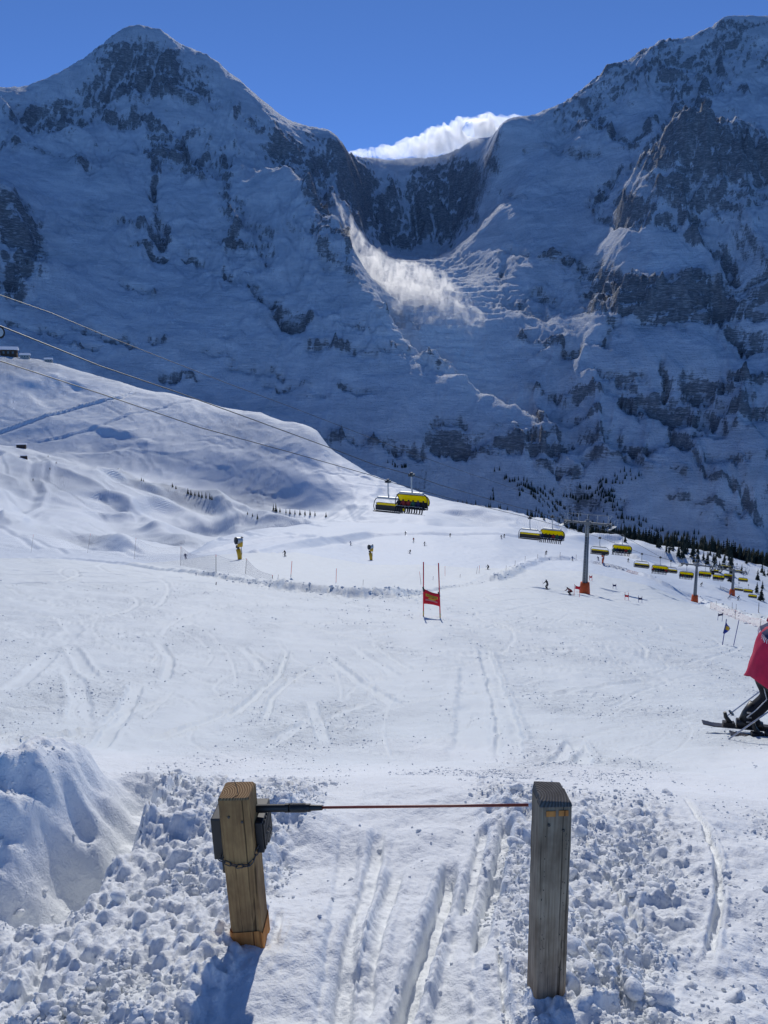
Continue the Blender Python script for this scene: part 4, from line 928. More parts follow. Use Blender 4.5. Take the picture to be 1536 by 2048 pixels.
chain_along([(-.056,.10,zc_+.03),(-.056,.03,zc_+.012),(-.052,-.004,zc_+.004),(-.03,-.006,zc_-.006),(.0,-.007,zc_-.014),(.03,-.006,zc_-.012),(.049,-.003,zc_+.006),(.058,.03,zc_+.03),(.076,.06,zc_+.05),(.081,.09,zc_+.055)])
chain_along([(-.052,.06,zc_-.07),(-.056,.05,zc_-.09),(-.053,.045,zc_-.115),(-.058,.05,zc_-.14),(-.053,.055,zc_-.16)])
# ------------------------------------------------------------------ loose snow: clods on the bank and crumbs on the piste
def ico(sub):
    bm = bmesh.new(); bmesh.ops.create_icosphere(bm, subdivisions=sub, radius=1.0)
    V = np.array([v.co[:] for v in bm.verts]); F = np.array([[v.index for v in f.verts] for f in bm.faces]); bm.free(); return V, F
def lump_variants(sub, n, seed, rough):
    V, F = ico(sub); g = np.random.default_rng(seed); out = []
    for k in range(n):
        W = V.copy(); 
        for o in range(5):       # chop by random planes, broken faces
            d = g.normal(size=3); d /= np.linalg.norm(d); h = g.uniform(.35, .85); t = W @ d; W = W-np.outer(np.clip(t-h, 0, None), d)
        f = 1+rough*(fbm(W[:,0]*1.7+k, W[:,1]*1.7, 3, seed)+fbm(W[:,2]*1.7+k, W[:,0]*1.7, 3, seed+5))
        out.append(W*f[:,None]*g.uniform(.7, 1.25, 3))
    return out, F
def scatter(name, items, variants, F, mat, label, cat, smooth=True):
    """items: (x, y, z, radius); all joined: nobody could count them"""
    Vs = []; Fs = []; off = 0; g = np.random.default_rng(len(items))
    for k, (x, y, z, r) in enumerate(items):
        W = variants[k % len(variants)]; a, b, c = g.uniform(0, 6.28, 3)
        Rz = np.array([[math.cos(a),-math.sin(a),0],[math.sin(a),math.cos(a),0],[0,0,1]]); Rx = np.array([[1,0,0],[0,math.cos(b),-math.sin(b)],[0,math.sin(b),math.cos(b)]])
        P = (W @ Rx.T @ Rz.T)*r; P[:,2] *= .85; Vs.append(P+np.array([x, y, z])); Fs.append(F+off); off += len(W)
    o = mesh_obj(name, np.concatenate(Vs), np.concatenate(Fs), mat, smooth=smooth)
    return tag(o, label, cat, kind='stuff')
def near_items(n, lo, hi, seed, power=2.0, lift=.25):
    g = np.random.default_rng(seed); out = []
    while len(out) < n:
        a = g.uniform(-.62, .62); r = math.exp(g.uniform(math.log(1.45), math.log(4.95))); x, y = r*math.sin(a), r*math.cos(a)
        z, fl = near_z(x, y)
        if g.random() < fl*.97: continue
        if fbm(x*1.6, y*1.6, 3, 301) < -.30+.55*g.random() : continue
        s = lo+(hi-lo)*g.random()**power
        if min(math.hypot(x-(-.43), y-2.1), math.hypot(x-.49, y-1.87)) < .075+s: continue
        out.append((x, y, z+s*lift, s))
    return out
V2, F2 = lump_variants(2, 9, 61, .16); V1, F1 = lump_variants(1, 12, 63, .2); V0, F0 = ico(1)
scatter('snow_chunks', near_items(260, .018, .050, 71, 2.6, .0), V2, F2, MATS['snow_near'], 'fist-sized broken chunks of snow on the bank around the posts', 'snow chunks')
scatter('snow_clods', near_items(1700, .007, .022, 72, 2.6, -.1), V1, F1, MATS['snow_near'], 'small clods of snow covering the bank around the posts', 'snow clods')
Vs_, Fs_ = lump_variants(1, 8, 65, .1)
def ico0():
    bm = bmesh.new(); bmesh.ops.create_icosphere(bm, subdivisions=1, radius=1.0); bmesh.ops.dissolve_degenerate(bm, edges=bm.edges[:]); 
    V = np.array([v.co[:] for v in bm.verts]); F = np.array([[v.index for v in f.verts] for f in bm.faces]); bm.free(); return V, F
_t = (1+5**.5)/2
VI = np.array([(-1,_t,0),(1,_t,0),(-1,-_t,0),(1,-_t,0),(0,-1,_t),(0,1,_t),(0,-1,-_t),(0,1,-_t),(_t,0,-1),(_t,0,1),(-_t,0,-1),(-_t,0,1)])/1.9
FI = np.array([(0,11,5),(0,5,1),(0,1,7),(0,7,10),(0,10,11),(1,5,9),(5,11,4),(11,10,2),(10,7,6),(7,1,8),(3,9,4),(3,4,2),(3,2,6),(3,6,8),(3,8,9),(4,9,5),(2,4,11),(6,2,10),(8,6,7),(9,8,1)])
gi = np.random.default_rng(5); VIs = [VI*gi.uniform(.7, 1.3, (12, 1))*gi.uniform(.75, 1.25, 3) for k in range(10)]
scatter('snow_crumbs', near_items(9000, .0028, .009, 73, 1.8, .15), VIs, FI, MATS['snow_near'], 'fine crumbs of snow strewn over the bank', 'snow crumbs')
def piste_items(n, seed):
    g = np.random.default_rng(seed); out = []; X_ = []; 
    while len(out) < n:
        m = 4000; a = g.uniform(-.56, .56, m); r = 5.0*np.exp(2.0*g.random(m)**1.4); x, y = r*np.sin(a), r*np.cos(a)
        p = fbm(x*.5+7, y*.22, 3, 21); q = fbm(x*1.3+3, y*.9, 2, 311)
        keep = g.random(m) < np.clip((p+.25)*.8, .03, 1)*np.clip(q+.45, .05, 1)
        x, y, r = x[keep], y[keep], r[keep]; z = H(x, y)[0]
        for i in range(len(x)):
            s = r[i]**.7*(.0006+.0026*g.random()**5.0); out.append((x[i], y[i], z[i]+s*.2, s))
    return out[:n]
scatter('piste_crumbs', piste_items(13000, 81), VIs, FI, MATS['snow_near'], 'loose balls of snow thrown up across the piste', 'snow crumbs', smooth=False)

def wall_items():
    g = np.random.default_rng(91); out = []
    for line, n, lo, hi, sp in ((BERM, 800, .03, .13, .5), (BERM2, 350, .08, .28, .9)):
        P = np.array(line); P = P[(P[:,0] > -45)] if line is BERM else P
        seg = np.hypot(*(P[1:]-P[:-1]).T); cum = np.concatenate([[0], np.cumsum(seg)])
        for k in range(n):
            s_ = g.uniform(0, cum[-1]); i = min(np.searchsorted(cum, s_)-1, len(seg)-1); i = max(i, 0); t = (s_-cum[i])/seg[i]; d = (P[i+1]-P[i])/seg[i]
            q = P[i]+(P[i+1]-P[i])*t+np.array([d[1], -d[0]])*(g.normal(.55, sp))+g.normal(0, .1, 2); rad = lo+(hi-lo)*g.random()**3
            out.append((q[0], q[1], 0, rad))
    z = H(np.array([o[0] for o in out]), np.array([o[1] for o in out]))[0]
    return [(o[0], o[1], z[k]+o[3]*.2, o[3]) for k, o in enumerate(out)]
scatter('snow_wall_rubble', wall_items(), VIs, FI, MATS['snow_near'], 'rubble of snow lumps along the ploughed snow walls', 'snow rubble', smooth=False)
# ------------------------------------------------------------------ chairlift
LDX, LDY = .62, 1.0
LDIR = Vector((LDX, LDY, 0)).normalized(); YAW = math.atan2(LDIR.y, LDIR.x)              # downhill direction of the line
CTI = 1/CT
def line_depth(u, far):
    s = (u-768)/FOCAL
    return (50.9 if far else 43.8)/(.62-s)
def line_pt(u, v, far): return at_depth(u, v, line_depth(u, far))
# persons: one continuous body each, grown from a skeleton
def grow_body(name, joints, bones, mats, assign, sub=1):
    """joints: name -> (x,y,z,radius); one skinned surface; assign(point) -> material index"""
    names = list(joints); idx = {n: i for i, n in enumerate(names)}
    me = bpy.data.meshes.new(name+'_skeleton'); me.from_pydata([joints[n][:3] for n in names], [(idx[a], idx[b]) for a, b in bones], [])
    o = bpy.data.objects.new(name, me); COL.objects.link(o)
    sk = o.modifiers.new('skin', 'SKIN'); sk.use_smooth_shade = True
    for n in names:
        d = me.skin_vertices[0].data[idx[n]]; r = joints[n][3]; d.radius = r if isinstance(r, tuple) else (r, r); d.use_root = (n == 'pelvis')
    sb = o.modifiers.new('sub', 'SUBSURF'); sb.levels = sub; sb.render_levels = sub
    dg = bpy.context.evaluated_depsgraph_get(); ev = bpy.data.meshes.new_from_object(o.evaluated_get(dg)); bpy.data.objects.remove(o)
    ev.name = name; ev.materials.clear()
    for q in mats: ev.materials.append(q)
    for p in ev.polygons: p.material_index = assign(p.center); p.use_smooth = True
    return ev
def seated_mesh(name, jacket, trousers, helmet):
    j = {'pelvis':(0,0,.10,.15),'waist':(0,.02,.28,.15),'chest':(0,.03,.46,.17),'neck':(0,.02,.62,.07),'head':(0,0,.74,.11),'crown':(0,.01,.83,.10)}
    b = [('pelvis','waist'),('waist','chest'),('chest','neck'),('neck','head'),('head','crown')]
    for s, k in ((-1,'l'),(1,'r')):
        j.update({'hip'+k:(.1*s,-.02,.07,.10),'knee'+k:(.13*s,-.44,.08,.085),'ankle'+k:(.13*s,-.50,-.36,.075),'toe'+k:(.14*s,-.66,-.42,.06),'sh'+k:(.19*s,.02,.53,.085),'el'+k:(.26*s,-.10,.30,.065),'ha'+k:(.18*s,-.34,.22,.055)})
        b += [('pelvis','hip'+k),('hip'+k,'knee'+k),('knee'+k,'ankle'+k),('ankle'+k,'toe'+k),('chest','sh'+k),('sh'+k,'el'+k),('el'+k,'ha'+k)]
    def asg(c): return 2 if c.z > .66 else (0 if c.z > .16 and c.y > -.38 else 1)
    return grow_body(name, j, b, [MATS[jacket], MATS[trousers], MATS[helmet]], asg)
def ski_mesh(L=1.65):
    b = MB(); rows = []
    for i in range(9):
        t = i/8; x = (t-.45)*L; w = .045*(1 if .1 < t < .85 else .7); z = .10*max(0, (t-.86)/.14)**2
        rows.append([(x, -w, z), (x, w, z)])
    b.sheet(rows, 0, .014); b.box((-.10,-.04,.0),(.22,.04,.045)); return b
SEATED = [seated_mesh('seated_rider', *c) for c in (('dark_cloth','dark_cloth','dark_cloth'),('red_jacket','dark_cloth','dark_cloth'),('navy_cloth','dark_cloth','dark_steel'),('dark_cloth','navy_cloth','dark_cloth'),('green_jacket','dark_cloth','dark_cloth'))]
b = ski_mesh(); SKI_MESH = b.mesh('ski', MATS['ski_base'])
def seat_rider(pos, yaw, variant, label, group):
    o = bpy.data.objects.new('person', SEATED[variant]); COL.objects.link(o); o.location = pos; o.rotation_euler = (0,0,yaw)
    for s in (-1, 1):
        k = bpy.data.objects.new('ski', SKI_MESH); COL.objects.link(k); k.parent = o; k.location = (.14*s,-.60,-.50); k.rotation_euler = (0,-.2,-math.pi/2)
    return tag(o, label, 'person', group)
W = 3.5
def chair_parts(parent, open_=False):
    """chair hanging from its grip (origin on the cable); riders face -y"""
    g = MATS['zinc']; k = MATS['black_plastic']
    b = MB(); b.box((-.25,-.28,-.14),(.25,.28,.10)); b.tube([(0,-.5,.02),(0,.5,.02)], .06, 6); b.box((-.12,-.12,.08),(.12,.12,.26)); b.obj('grip', MATS['dark_steel'], parent)
    b = MB(); b.tube([(0,0,-.1),(0,.03,-1.3),(.05,.10,-1.75)], [.075,.07,.075], 8); b.obj('hanger', g, parent)
    b = MB(); b.box((-1.35,-.2,-1.98),(1.35,.25,-1.72)); o = b.obj('carrier_frame', g, parent); bevel(o, .08)
    zs = -3.42
    b = MB()
    for s in (-1, 1):
        b.tube([(s*1.2,.05,-1.85),(s*1.62,.08,-2.02),(s*1.80,.02,-2.35),(s*1.86,-.05,-2.9),(s*1.84,.1,-3.3),(s*1.78,.15,zs)], .045, 6)
    b.tube([(-1.78,.15,zs),(1.78,.15,zs)], .045, 6); b.obj('side_frame', k, parent)
    b = MB(); b.box((-1.74,-.42,zs),(1.74,.12,zs+.10)); o = b.obj('seat', k, parent); bevel(o, .03)
    b = MB(); b.box((-1.74,.12,zs+.12),(1.74,.22,zs+.72)); o = b.obj('backrest', k, parent); bevel(o, .03)
    # tinted bubble: curved shell
    b = MB(); rows = []
    for i in range(9):
        if open_: a = math.radians(20+i*12); R0 = 1.0; y = .35+R0*math.sin(a)*.55-.3; z = -2.45-.10*i-.0
        else: y = -.15+.62*math.sin(math.radians(12+i*15)); z = -2.02-.118*i
        rows.append([((-1.78+3.56*q/10), y+.10*abs(q-5)/5, z-(.10 if q in (0,10) else 0)) for q in range(11)])
    b.sheet(rows, 0, .012); sh = b.obj('bubble', MATS['bubble'], parent, True)
    b = MB(); b.tube(rows[0], .03, 5); b.tube(rows[-1], .03, 5)
    for q in (0, 10): b.tube([r[q] for r in rows], .035, 5)
    b.obj('bubble_rim', k, sh)
    if not open_:
        b = MB(); b.tube([(-1.5,-.5,zs+.3),(1.5,-.5,zs+.3)], .03, 6)
        for x in (-1.5,-.75,0,.75,1.5): b.tube([(x,-.5,zs+.3),(x,-.62,zs-.45)], .022, 5)
        b.obj('safety_bar', g, parent)
chairA = empty('chairlift_chair', (0,0,0)); chair_parts(chairA)
chairB = empty('chairlift_chair', (0,0,0)); chair_parts(chairB, True)
FACE = math.atan2(-LDIR.y, -LDIR.x)+math.pi/2            # chair -y looks uphill, towards the camera side
NEAR_CH = [(823,950,'nearest'),(1105,1034,'second'),(1245,1071,'third'),(1321,1115,'fourth'),(1374,1130,'fifth'),(1411,1131,'sixth'),(1438,1139,'seventh'),(1459,1138,'eighth'),(1487,1147,'ninth'),(1497,1170,'tenth'),(1506,1181,'last')]
FAR_CH = [(776,963,'nearest'),(1060,1036,'second'),(1200,1076,'third'),(1284,1108,'fourth'),(1342,1122,'fifth'),(1432,1126,'sixth'),(1452,1118,'seventh'),(1474,1128,'eighth'),(1478,1166,'last')]
def small_depth(u, far, i):
    d = line_depth(u, far); return min(d, 235+22*max(0, i-4)) if u > 1400 else d
first = True
for i, (u, v, od) in enumerate(NEAR_CH):
    o = chairA if i == 0 else copy_tree(chairA)
    o.location = at_depth(u, v, small_depth(u, False, i)); o.rotation_euler = (0,0,FACE)
    tag(o, f'{od} occupied chair with yellow bubble on the nearer cable, counting from the left', 'chair', 'occupied bubble chairs of the lift')
    if i < 8:
        M = Matrix.Translation(o.location) @ Matrix.Rotation(FACE, 4, 'Z')
        for q in range(6):
            if i == 0 and q == 2: pass
            p = M @ Vector((-1.42+q*.57+random.Random(i*7+q).uniform(-.04,.04), -.12, -3.32))
            var = (i*2+q*3) % 5 if not (i == 0 and q in (1,)) else 1
            seat_rider(p, FACE, var, f'{["first","second","third","fourth","fifth","sixth"][q]} rider from the left on the {od} occupied chair, dark ski clothes' if var in (0,2,3) else f'{["first","second","third","fourth","fifth","sixth"][q]} rider from the left on the {od} occupied chair, {["","red","","","green"][var]} jacket', 'riders on the chairs')
for i, (u, v, od) in enumerate(FAR_CH):
    o = chairB if i == 0 else copy_tree(chairB)
    o.location = at_depth(u, v, small_depth(u, True, i)); o.rotation_euler = (0,0,FACE)
    tag(o, f'{od} empty chair with yellow bubble on the farther cable, counting from the left', 'chair', 'empty bubble chairs of the lift')
# towers
def tower(u, v_base, v_top, label, r):
    base = at_range(u, v_base, r)
    x, y, z = [float(q) for q in pix_dir(u, v_base)]
    f = base.y*CT-base.z*ST; Ht = (v_base-v_top)/FOCAL*f*1.01
    e = empty('lift_tower', base, YAW-math.pi/2, label, 'lift tower', 'towers of the chairlift')
    n = 12; b = MB(); b.tube([(0,0,-1.2),(0,0,Ht*.35),(0,0,Ht*.72)], [.52,.42,.34], n); b.obj('column', MATS['grey_steel'], e, True)
    b = MB(); b.tube([(0,0,Ht*.72),(0,0,Ht-.9)], [.34,.30], n); b.obj('column_head', MATS['grey_steel'], e, True)
    b = MB()
    for s in (-.2,.2): b.tube([(s,-.52,0),(s,-.42,Ht-.8)], .025, 4)
    for k in range(int(Ht/.45)): b.tube([(-.2,-.52+.10*k*.45/Ht,k*.45+.2),(.2,-.52+.10*k*.45/Ht,k*.45+.2)], .022, 4)
    b.obj('ladder', MATS['zinc'], e)
    b = MB(); b.tube([(0,0,-.6),(0,0,.6),(0,0,1.9)], [.95,.86,.74], n); b.obj('crash_pad', MATS['orange_pad'], e, True)
    zt = Ht-1.6
    b = MB(); b.box((-3.9,-.16,zt),(3.9,.16,zt+.34)); b.box((-.5,-.45,zt-.1),(.5,.45,zt+.45)); o = b.obj('crossarm', MATS['grey_steel'], e); bevel(o, .03)
    b = MB()
    for s in (-1, 1):
        for k in range(6):
            yy = -1.5+k*.6; b.tube([(s*3.35-.06,yy,zt+.05),(s*3.35+.06,yy,zt+.05)], .26, 10)
    b.obj('sheave', MATS['rubber'], e)
    b = MB()
    for s in (-1, 1):
        b.box((s*3.35-.12,-1.7,zt+.1),(s*3.35+.12,1.7,zt+.2)); b.box((s*3.9-.35,-1.9,zt-.35),(s*3.9+.35,1.9,zt-.30))
        for yy in (-1.8,0,1.8): b.tube([(s*4.2,yy,zt-.3),(s*4.4,yy,zt+.9)], .03, 4)
        b.tube([(s*4.4,-1.9,zt+.9),(s*4.4,1.9,zt+.9)], .03, 4)
    b.obj('catwalk', MATS['zinc'], e)
    b = MB(); b.tube([(-3.4,0,Ht),(3.4,0,Ht)], .06, 5)
    for x in (-3.2,-1.5,0,1.5,3.2): b.tube([(x,0,zt+.3),(x*1.05,0,Ht)], .05, 5)
    b.tube([(-3.2,0,zt+.4),(-3.9,0,Ht+.1)], .05, 5); b.tube([(3.2,0,zt+.4),(3.9,0,Ht+.1)], .05, 5); b.obj('lifting_frame', MATS['zinc'], e)
    return e, Ht
T1, H1 = tower(1169, 1187, 1028, 'nearest grey lift tower with orange padded foot and wide crossarm', 124)
T2, H2 = tower(1389, 1203, 1117, 'second grey lift tower with red padded foot, beside the lower piste', 205)
T3, H3 = tower(1465, 1178, 1120, 'third and farthest grey lift tower among the trees at the right', 262)
# sheave wheel of a tower just outside the frame
wl = empty('sheave_wheel', line_pt(-4, 664, False), YAW-math.pi/2, 'dark wheel of a lift tower at the left edge of the picture', 'wheel')
b = MB(); b.tube([(-.07,0,0),(.07,0,0)], .34, 20); b.obj('tyre', MATS['rubber'], wl); b = MB(); b.tube([(-.09,0,0),(.09,0,0)], .24, 16); b.tube([(-.13,0,0),(.13,0,0)], .07, 8); b.obj('hub', MATS['zinc'], wl)
b = MB(); b.tube([(.12,0,0),(.12,-1.2,.05),(.12,-3.0,-.2)], .06, 6); b.obj('support_arm', MATS['grey_steel'], wl)
def cable(pts, far, rad, label, depth=None):
    P = [at_depth(u, v, (depth(u) if depth else line_depth(u, far))) for u, v in pts]
    b = MB(); b.tube(P, [rad]*len(P), 5); return tag(b.obj('lift_cable', MATS['cable'], None, True), label, 'cable')
cable([(-260,540),(0,652),(200,732),(350,783),(500,837),(650,892),(750,930),(823,950),(880,970),(1030,1013),(1105,1033),(1152,1043),(1245,1071),(1321,1114),(1374,1130)], False, .035, 'steel cable carrying the occupied chairs of the lift')
cable([(-260,640),(0,722),(200,787),(400,855),(600,910),(740,950),(776,963),(900,997),(1060,1036),(1200,1075),(1284,1107),(1342,1121)], True, .035, 'steel cable carrying the empty chairs of the lift')
cable([(-260,470),(0,590),(100,625),(200,667),(340,722),(450,765),(590,817),(740,875),(798,897),(903,935),(1013,972),(1100,1001),(1168,1027)], True, .024, 'thin upper cable stretched across the mountain face above the lift', lambda u: line_depth(u, True)*.985)
# ------------------------------------------------------------------ skiers on the slopes
def skier_mesh(name, jacket, trousers, crouch=0.0, lean=0.0):
    """standing or crouching skier facing +x, feet on z = 0"""
    k = 1-.28*crouch; hipx = -.10*crouch-.02; chx = .10+.36*crouch; hz_ = .86*k; cz = 1.28*k-.06*crouch; hdz = cz+.30-.05*crouch; hdx = chx+.10+.12*crouch
    j = {'pelvis':(hipx,0,hz_,.14),'waist':((hipx+chx)/2,0,(hz_+cz)/2,.145),'chest':(chx,0,cz,.17),'neck':((chx+hdx)/2,0,cz+.17,.07),'head':(hdx,0,hdz,.105),'crown':(hdx,0,hdz+.09,.10)}
    b = [('pelvis','waist'),('waist','chest'),('chest','neck'),('neck','head'),('head','crown')]
    for s, q in ((-1,'l'),(1,'r')):
        kx = .16+.22*crouch; j.update({'hip'+q:(hipx,.11*s,hz_-.06,.105),'knee'+q:(kx,.13*s,.47*k,.085),'ankle'+q:(.0,.13*s,.11,.08),'toe'+q:(.17,.13*s,.07,.06),'sh'+q:(chx,.2*s,cz+.06,.08),'el'+q:(chx+.10,.34*s,cz-.22,.06),'ha'+q:(chx+.34,.36*s,cz-.28,.055)})
        b += [('pelvis','hip'+q),('hip'+q,'knee'+q),('knee'+q,'ankle'+q),('ankle'+q,'toe'+q),('chest','sh'+q),('sh'+q,'el'+q),('el'+q,'ha'+q)]
    if lean:
        for n, (x, y, z, r) in j.items(): j[n] = (x, y+lean*z, z, r)
    top = cz+.18
    def asg(c): return 2 if c.z > top else (0 if c.z > hz_-.10 or (abs(c.y-lean*c.z) > .19 and c.z > .5) else 1)
    return grow_body(name, j, b, [MATS[jacket], MATS[trousers], MATS['dark_cloth']], asg)
SKIER = {'dark': skier_mesh('skier', 'dark_cloth', 'dark_cloth', .25, .06), 'race': skier_mesh('skier', 'red_jacket', 'dark_cloth', 1.0, .2), 'lean': skier_mesh('skier', 'dark_cloth', 'dark_cloth', .5, .45), 'blue': skier_mesh('skier', 'blue_jacket', 'dark_cloth', .2), 'navy': skier_mesh('skier', 'navy_cloth', 'navy_cloth', .35, -.15), 'red': skier_mesh('skier', 'red_jacket', 'dark_cloth', .1)}
b = MB(); b.tube([(0,0,0),(0,0,1.15)], .012, 5); b.tube([(0,0,.06),(0,0,.075)], .05, 8); b.tube([(0,0,1.02),(0,0,1.18)], .02, 6); POLE_MESH = b.mesh('ski_pole', MATS['pole_alloy'])
def put_skier(u, v, kind, yaw, label, poles=True, r=None):
    p = hit(u, v, 30) if r is None else at_range(u, v, r)
    o = bpy.data.objects.new('person', SKIER[kind]); COL.objects.link(o); o.location = p+Vector((0,0,.03)); o.rotation_euler = (0,0,yaw)
    for s in (-1, 1):
        k = bpy.data.objects.new('ski', SKI_MESH); COL.objects.link(k); k.parent = o; k.location = (.05,.13*s,.01)
        if poles:
            q = bpy.data.objects.new('ski_pole', POLE_MESH); COL.objects.link(q); q.parent = o; q.location = (.30,.46*s,.03); q.rotation_euler = (0,.18,0)
    return tag(o, label, 'person', 'skiers on the slopes')
put_skier(1094, 1179, 'dark', -2.6, 'skier in black gliding left of the nearest lift tower')
put_skier(1141, 1190, 'race', -2.9, 'crouching ski racer in red and black beside the red gate at the tower')
put_skier(570, 1113, 'dark', -2.0, 'lone dark skier on the lower piste right of the left snow gun')
put_skier(372, 1118, 'navy', -1.2, 'dark skier behind the safety net at the left')
put_skier(702, 1091, 'blue', -2.4, 'small dark skier above and left of the middle snow gun')
put_skier(811, 1070, 'dark', -1.8, 'tiny skier right under the nearest chairs')
put_skier(827, 1084, 'red', -1.6, 'small skier standing just below the nearest chairs')
put_skier(819, 1107, 'lean', -2.2, 'skier leaning into a turn above the race gate')
put_skier(849, 1092, 'lean', .4, 'skier carving to the right below the nearest chairs')
put_skier(900, 1074, 'dark', -1.6, 'tiny upright skier in the middle of the lower piste')
put_skier(1003, 1077, 'navy', -1.6, 'left skier of a pair at the top of the lower piste')
put_skier(1008, 1075, 'dark', -1.5, 'right skier of a pair at the top of the lower piste')
put_skier(976, 1139, 'lean', -2.8, 'bent dark skier just above the curved snow wall')
put_skier(1092, 1109, 'dark', -1.5, 'dark skier on the lower piste under the second chairs')
put_skier(1145, 1119, 'blue', -2.0, 'dark skier just left of the nearest tower column', r=235)
put_skier(1197, 1121, 'navy', -2.2, 'dark skier left of the orange snow gun')
put_skier(1256, 1124, 'dark', -1.8, 'tiny dark skier under the third occupied chair')
put_skier(1401, 1173, 'lean', -.6, 'leaning skier right of the second lift tower')
put_skier(1475, 1201, 'lean', -.4, 'leaning skier far right below the third lift tower')
for k, (u, v) in enumerate(((96,915),(112,928),(100,940),(66,962),(226,806),(262,820))):
    put_skier(u, v, ('dark','navy')[k % 2], k*.8, ['topmost tiny skier on the road below the dark hut','second tiny skier down the road below the dark hut','third tiny skier down the road below the dark hut','tiny skier left of the road bend, far left','left tiny skier on the upper left ridge slope','right tiny skier on the upper left ridge slope'][k], False, None)['group'] = 'tiny far skiers'
# ------------------------------------------------------------------ race gates, markers
def pole_obj(name, base, top, mats, rad, parent, split=(0,1)):
    b = MB(); n = 8; P = [base.lerp(top, i/n) for i in range(n+1)]
    for (a, c, mi) in mats_split(split, n): b.tube(P[a:c+1], rad, 7, mi)
    return b.obj(name, mats, parent, True)
def mats_split(split, n):
    out = []; 
    for i in range(len(split)-1): out.append((int(split[i]*n), int(split[i+1]*n), i))
    return out
def seg_pole(name, base, top, parts_, rad, parent=None):
    """pole of coloured lengths: (fraction end, material)"""
    b = MB(); f0 = 0.0; mats = []
    for k, (f1, m) in enumerate(parts_):
        b.tube([base.lerp(top, f0), base.lerp(top, (f0+f1)/2), base.lerp(top, f1)], rad, 7, k); mats.append(MATS[m]); f0 = f1
    return b.obj(name, mats, parent, True)
def at_foot(u_top, v_top, foot):
    """top of an upright thing with the given foot that shows at u_top, v_top"""
    f = foot.y*CT-foot.z*ST; return at_depth(u_top, v_top, f)
def local(o, e):
    o.parent = e; o.matrix_parent_inverse = Matrix.Translation(-e.location); return o
def race_gate(uv, label, cloth, pole_mats, flag, group='race gates on the piste', logo=False, r=None, rad=None, cat='race gate'):
    """uv: (foot, top) of left and right pole; flag: four photo points tl, tr, br, bl"""
    (f1, t1), (f2, t2) = uv
    F1_ = hit(*f1, 6) if r is None else at_range(*f1, r); d = F1_.y*CT-F1_.z*ST
    F2_ = at_depth(f2[0], f2[1], d*1.0); T1_ = at_depth(*t1, d); T2_ = at_depth(*t2, d)
    F2_.z = min(F2_.z, hz(F2_.x, F2_.y)+.02)
    rad = rad or max(.016, .00028*d)
    e = empty('race_gate', F1_, 0, label, cat, group)
    dn = Vector((0,0,-.25))
    for a, c in ((F1_, T1_), (F2_, T2_)): local(seg_pole('gate_pole', a+dn, c, pole_mats, rad), e)
    q = [at_depth(u, v, d) for u, v in flag]; rows = []
    for i in range(9):
        a = i/8; rr = []
        for j in range(13):
            c = j/12; p = q[0].lerp(q[1], c).lerp(q[3].lerp(q[2], c), a); sag = (.045*math.sin(math.pi*c)*(1-2*a)); p = p+Vector((0, .03*math.sin(c*5+a*2), -sag)); rr.append(p)
        rows.append(rr)
    b = MB(); b.sheet(rows, 0, .006); fl = local(b.obj('flag', MATS[cloth], None, True), e)
    if logo:
        def on(c, a, lift=-.010):
            c0 = min(max(c, 0), .999)*12; a0 = min(max(a, 0), .999)*8; i, j = int(a0), int(c0); return rows[i][j].lerp(rows[i][j+1], c0-j).lerp(rows[i+1][j].lerp(rows[i+1][j+1], c0-j), a0-i)+Vector((0, lift, 0))
        def patch(c0, a0, c1, a1, mat, name, shear=0, lift=-.010, curve=0):
            b = MB(); b.sheet([[on(c0+(c1-c0)*j/8+shear*i/3, a0+(a1-a0)*i/3+curve*math.sin(math.pi*j/8), lift) for j in range(9)] for i in range(4)], 0, .002); o = b.obj(name, MATS[mat], None); o.parent = fl; return o
        patch(.14,.26,.88,.46,'yellow_print','logo_band'); patch(.38,.48,.80,.60,'yellow_print','logo_wave', -.10, -.010, .05); patch(.12,.66,.84,.77,'pale_print','logo_line', 0, -.010, -.02)
        # the word on the band as seen: dark capitals
        cu = bpy.data.curves.new('lettering', 'FONT'); cu.body = 'SNOWEAR'; cu.size = .1; cu.shear = .2; cu.extrude = .0008; cu.align_x = 'CENTER'; cu.align_y = 'CENTER'
        to = bpy.data.objects.new('lettering', cu); COL.objects.link(to); dg = bpy.context.evaluated_depsgraph_get(); dg.update(); tm = bpy.data.meshes.new_from_object(to.evaluated_get(dg)); bpy.data.objects.remove(to)
        vs = np.array([v.co[:] for v in tm.vertices]); lo, hi = vs.min(0), vs.max(0)
        for v in tm.vertices:
            c = .19+.64*(v.co.x-lo[0])/(hi[0]-lo[0]); a = .44-.155*(v.co.y-lo[1])/(hi[1]-lo[1]); v.co = on(c, a, -.0135-(v.co.z > 0)*.001)
        tm.materials.append(MATS['black_plastic']); o = bpy.data.objects.new('lettering', tm); COL.objects.link(o); o.parent = fl
    b = MB()
    for a in (q[0], q[1]): b.tube([a+Vector((-.02,0,.06)), a+Vector((.02,0,-.12))], rad*1.5, 6)
    local(b.obj('flag_clip', MATS['black_plastic'], None), e)
    return e
RED = [(.16,'dark_steel'),(.30,'gun_yellow'),(1.0,'red_plastic')]
race_gate((((847,1233),(847,1124)),((881,1238),(877,1126))), 'largest race gate, two red poles and a red flag with yellow logo', 'red_cloth', [(.12,'dark_steel'),(.2,'gun_yellow'),(1.0,'red_plastic')], [(847,1177),(878,1187),(881,1214),(847,1208)], logo=True, rad=.022)
race_gate((((1148,1192),(1149,1168)),((1159,1193),(1160,1172))), 'small red race gate beside the foot of the nearest tower', 'red_cloth', [(1.0,'red_plastic')], [(1151,1171),(1160,1173),(1160,1180),(1150,1178)])
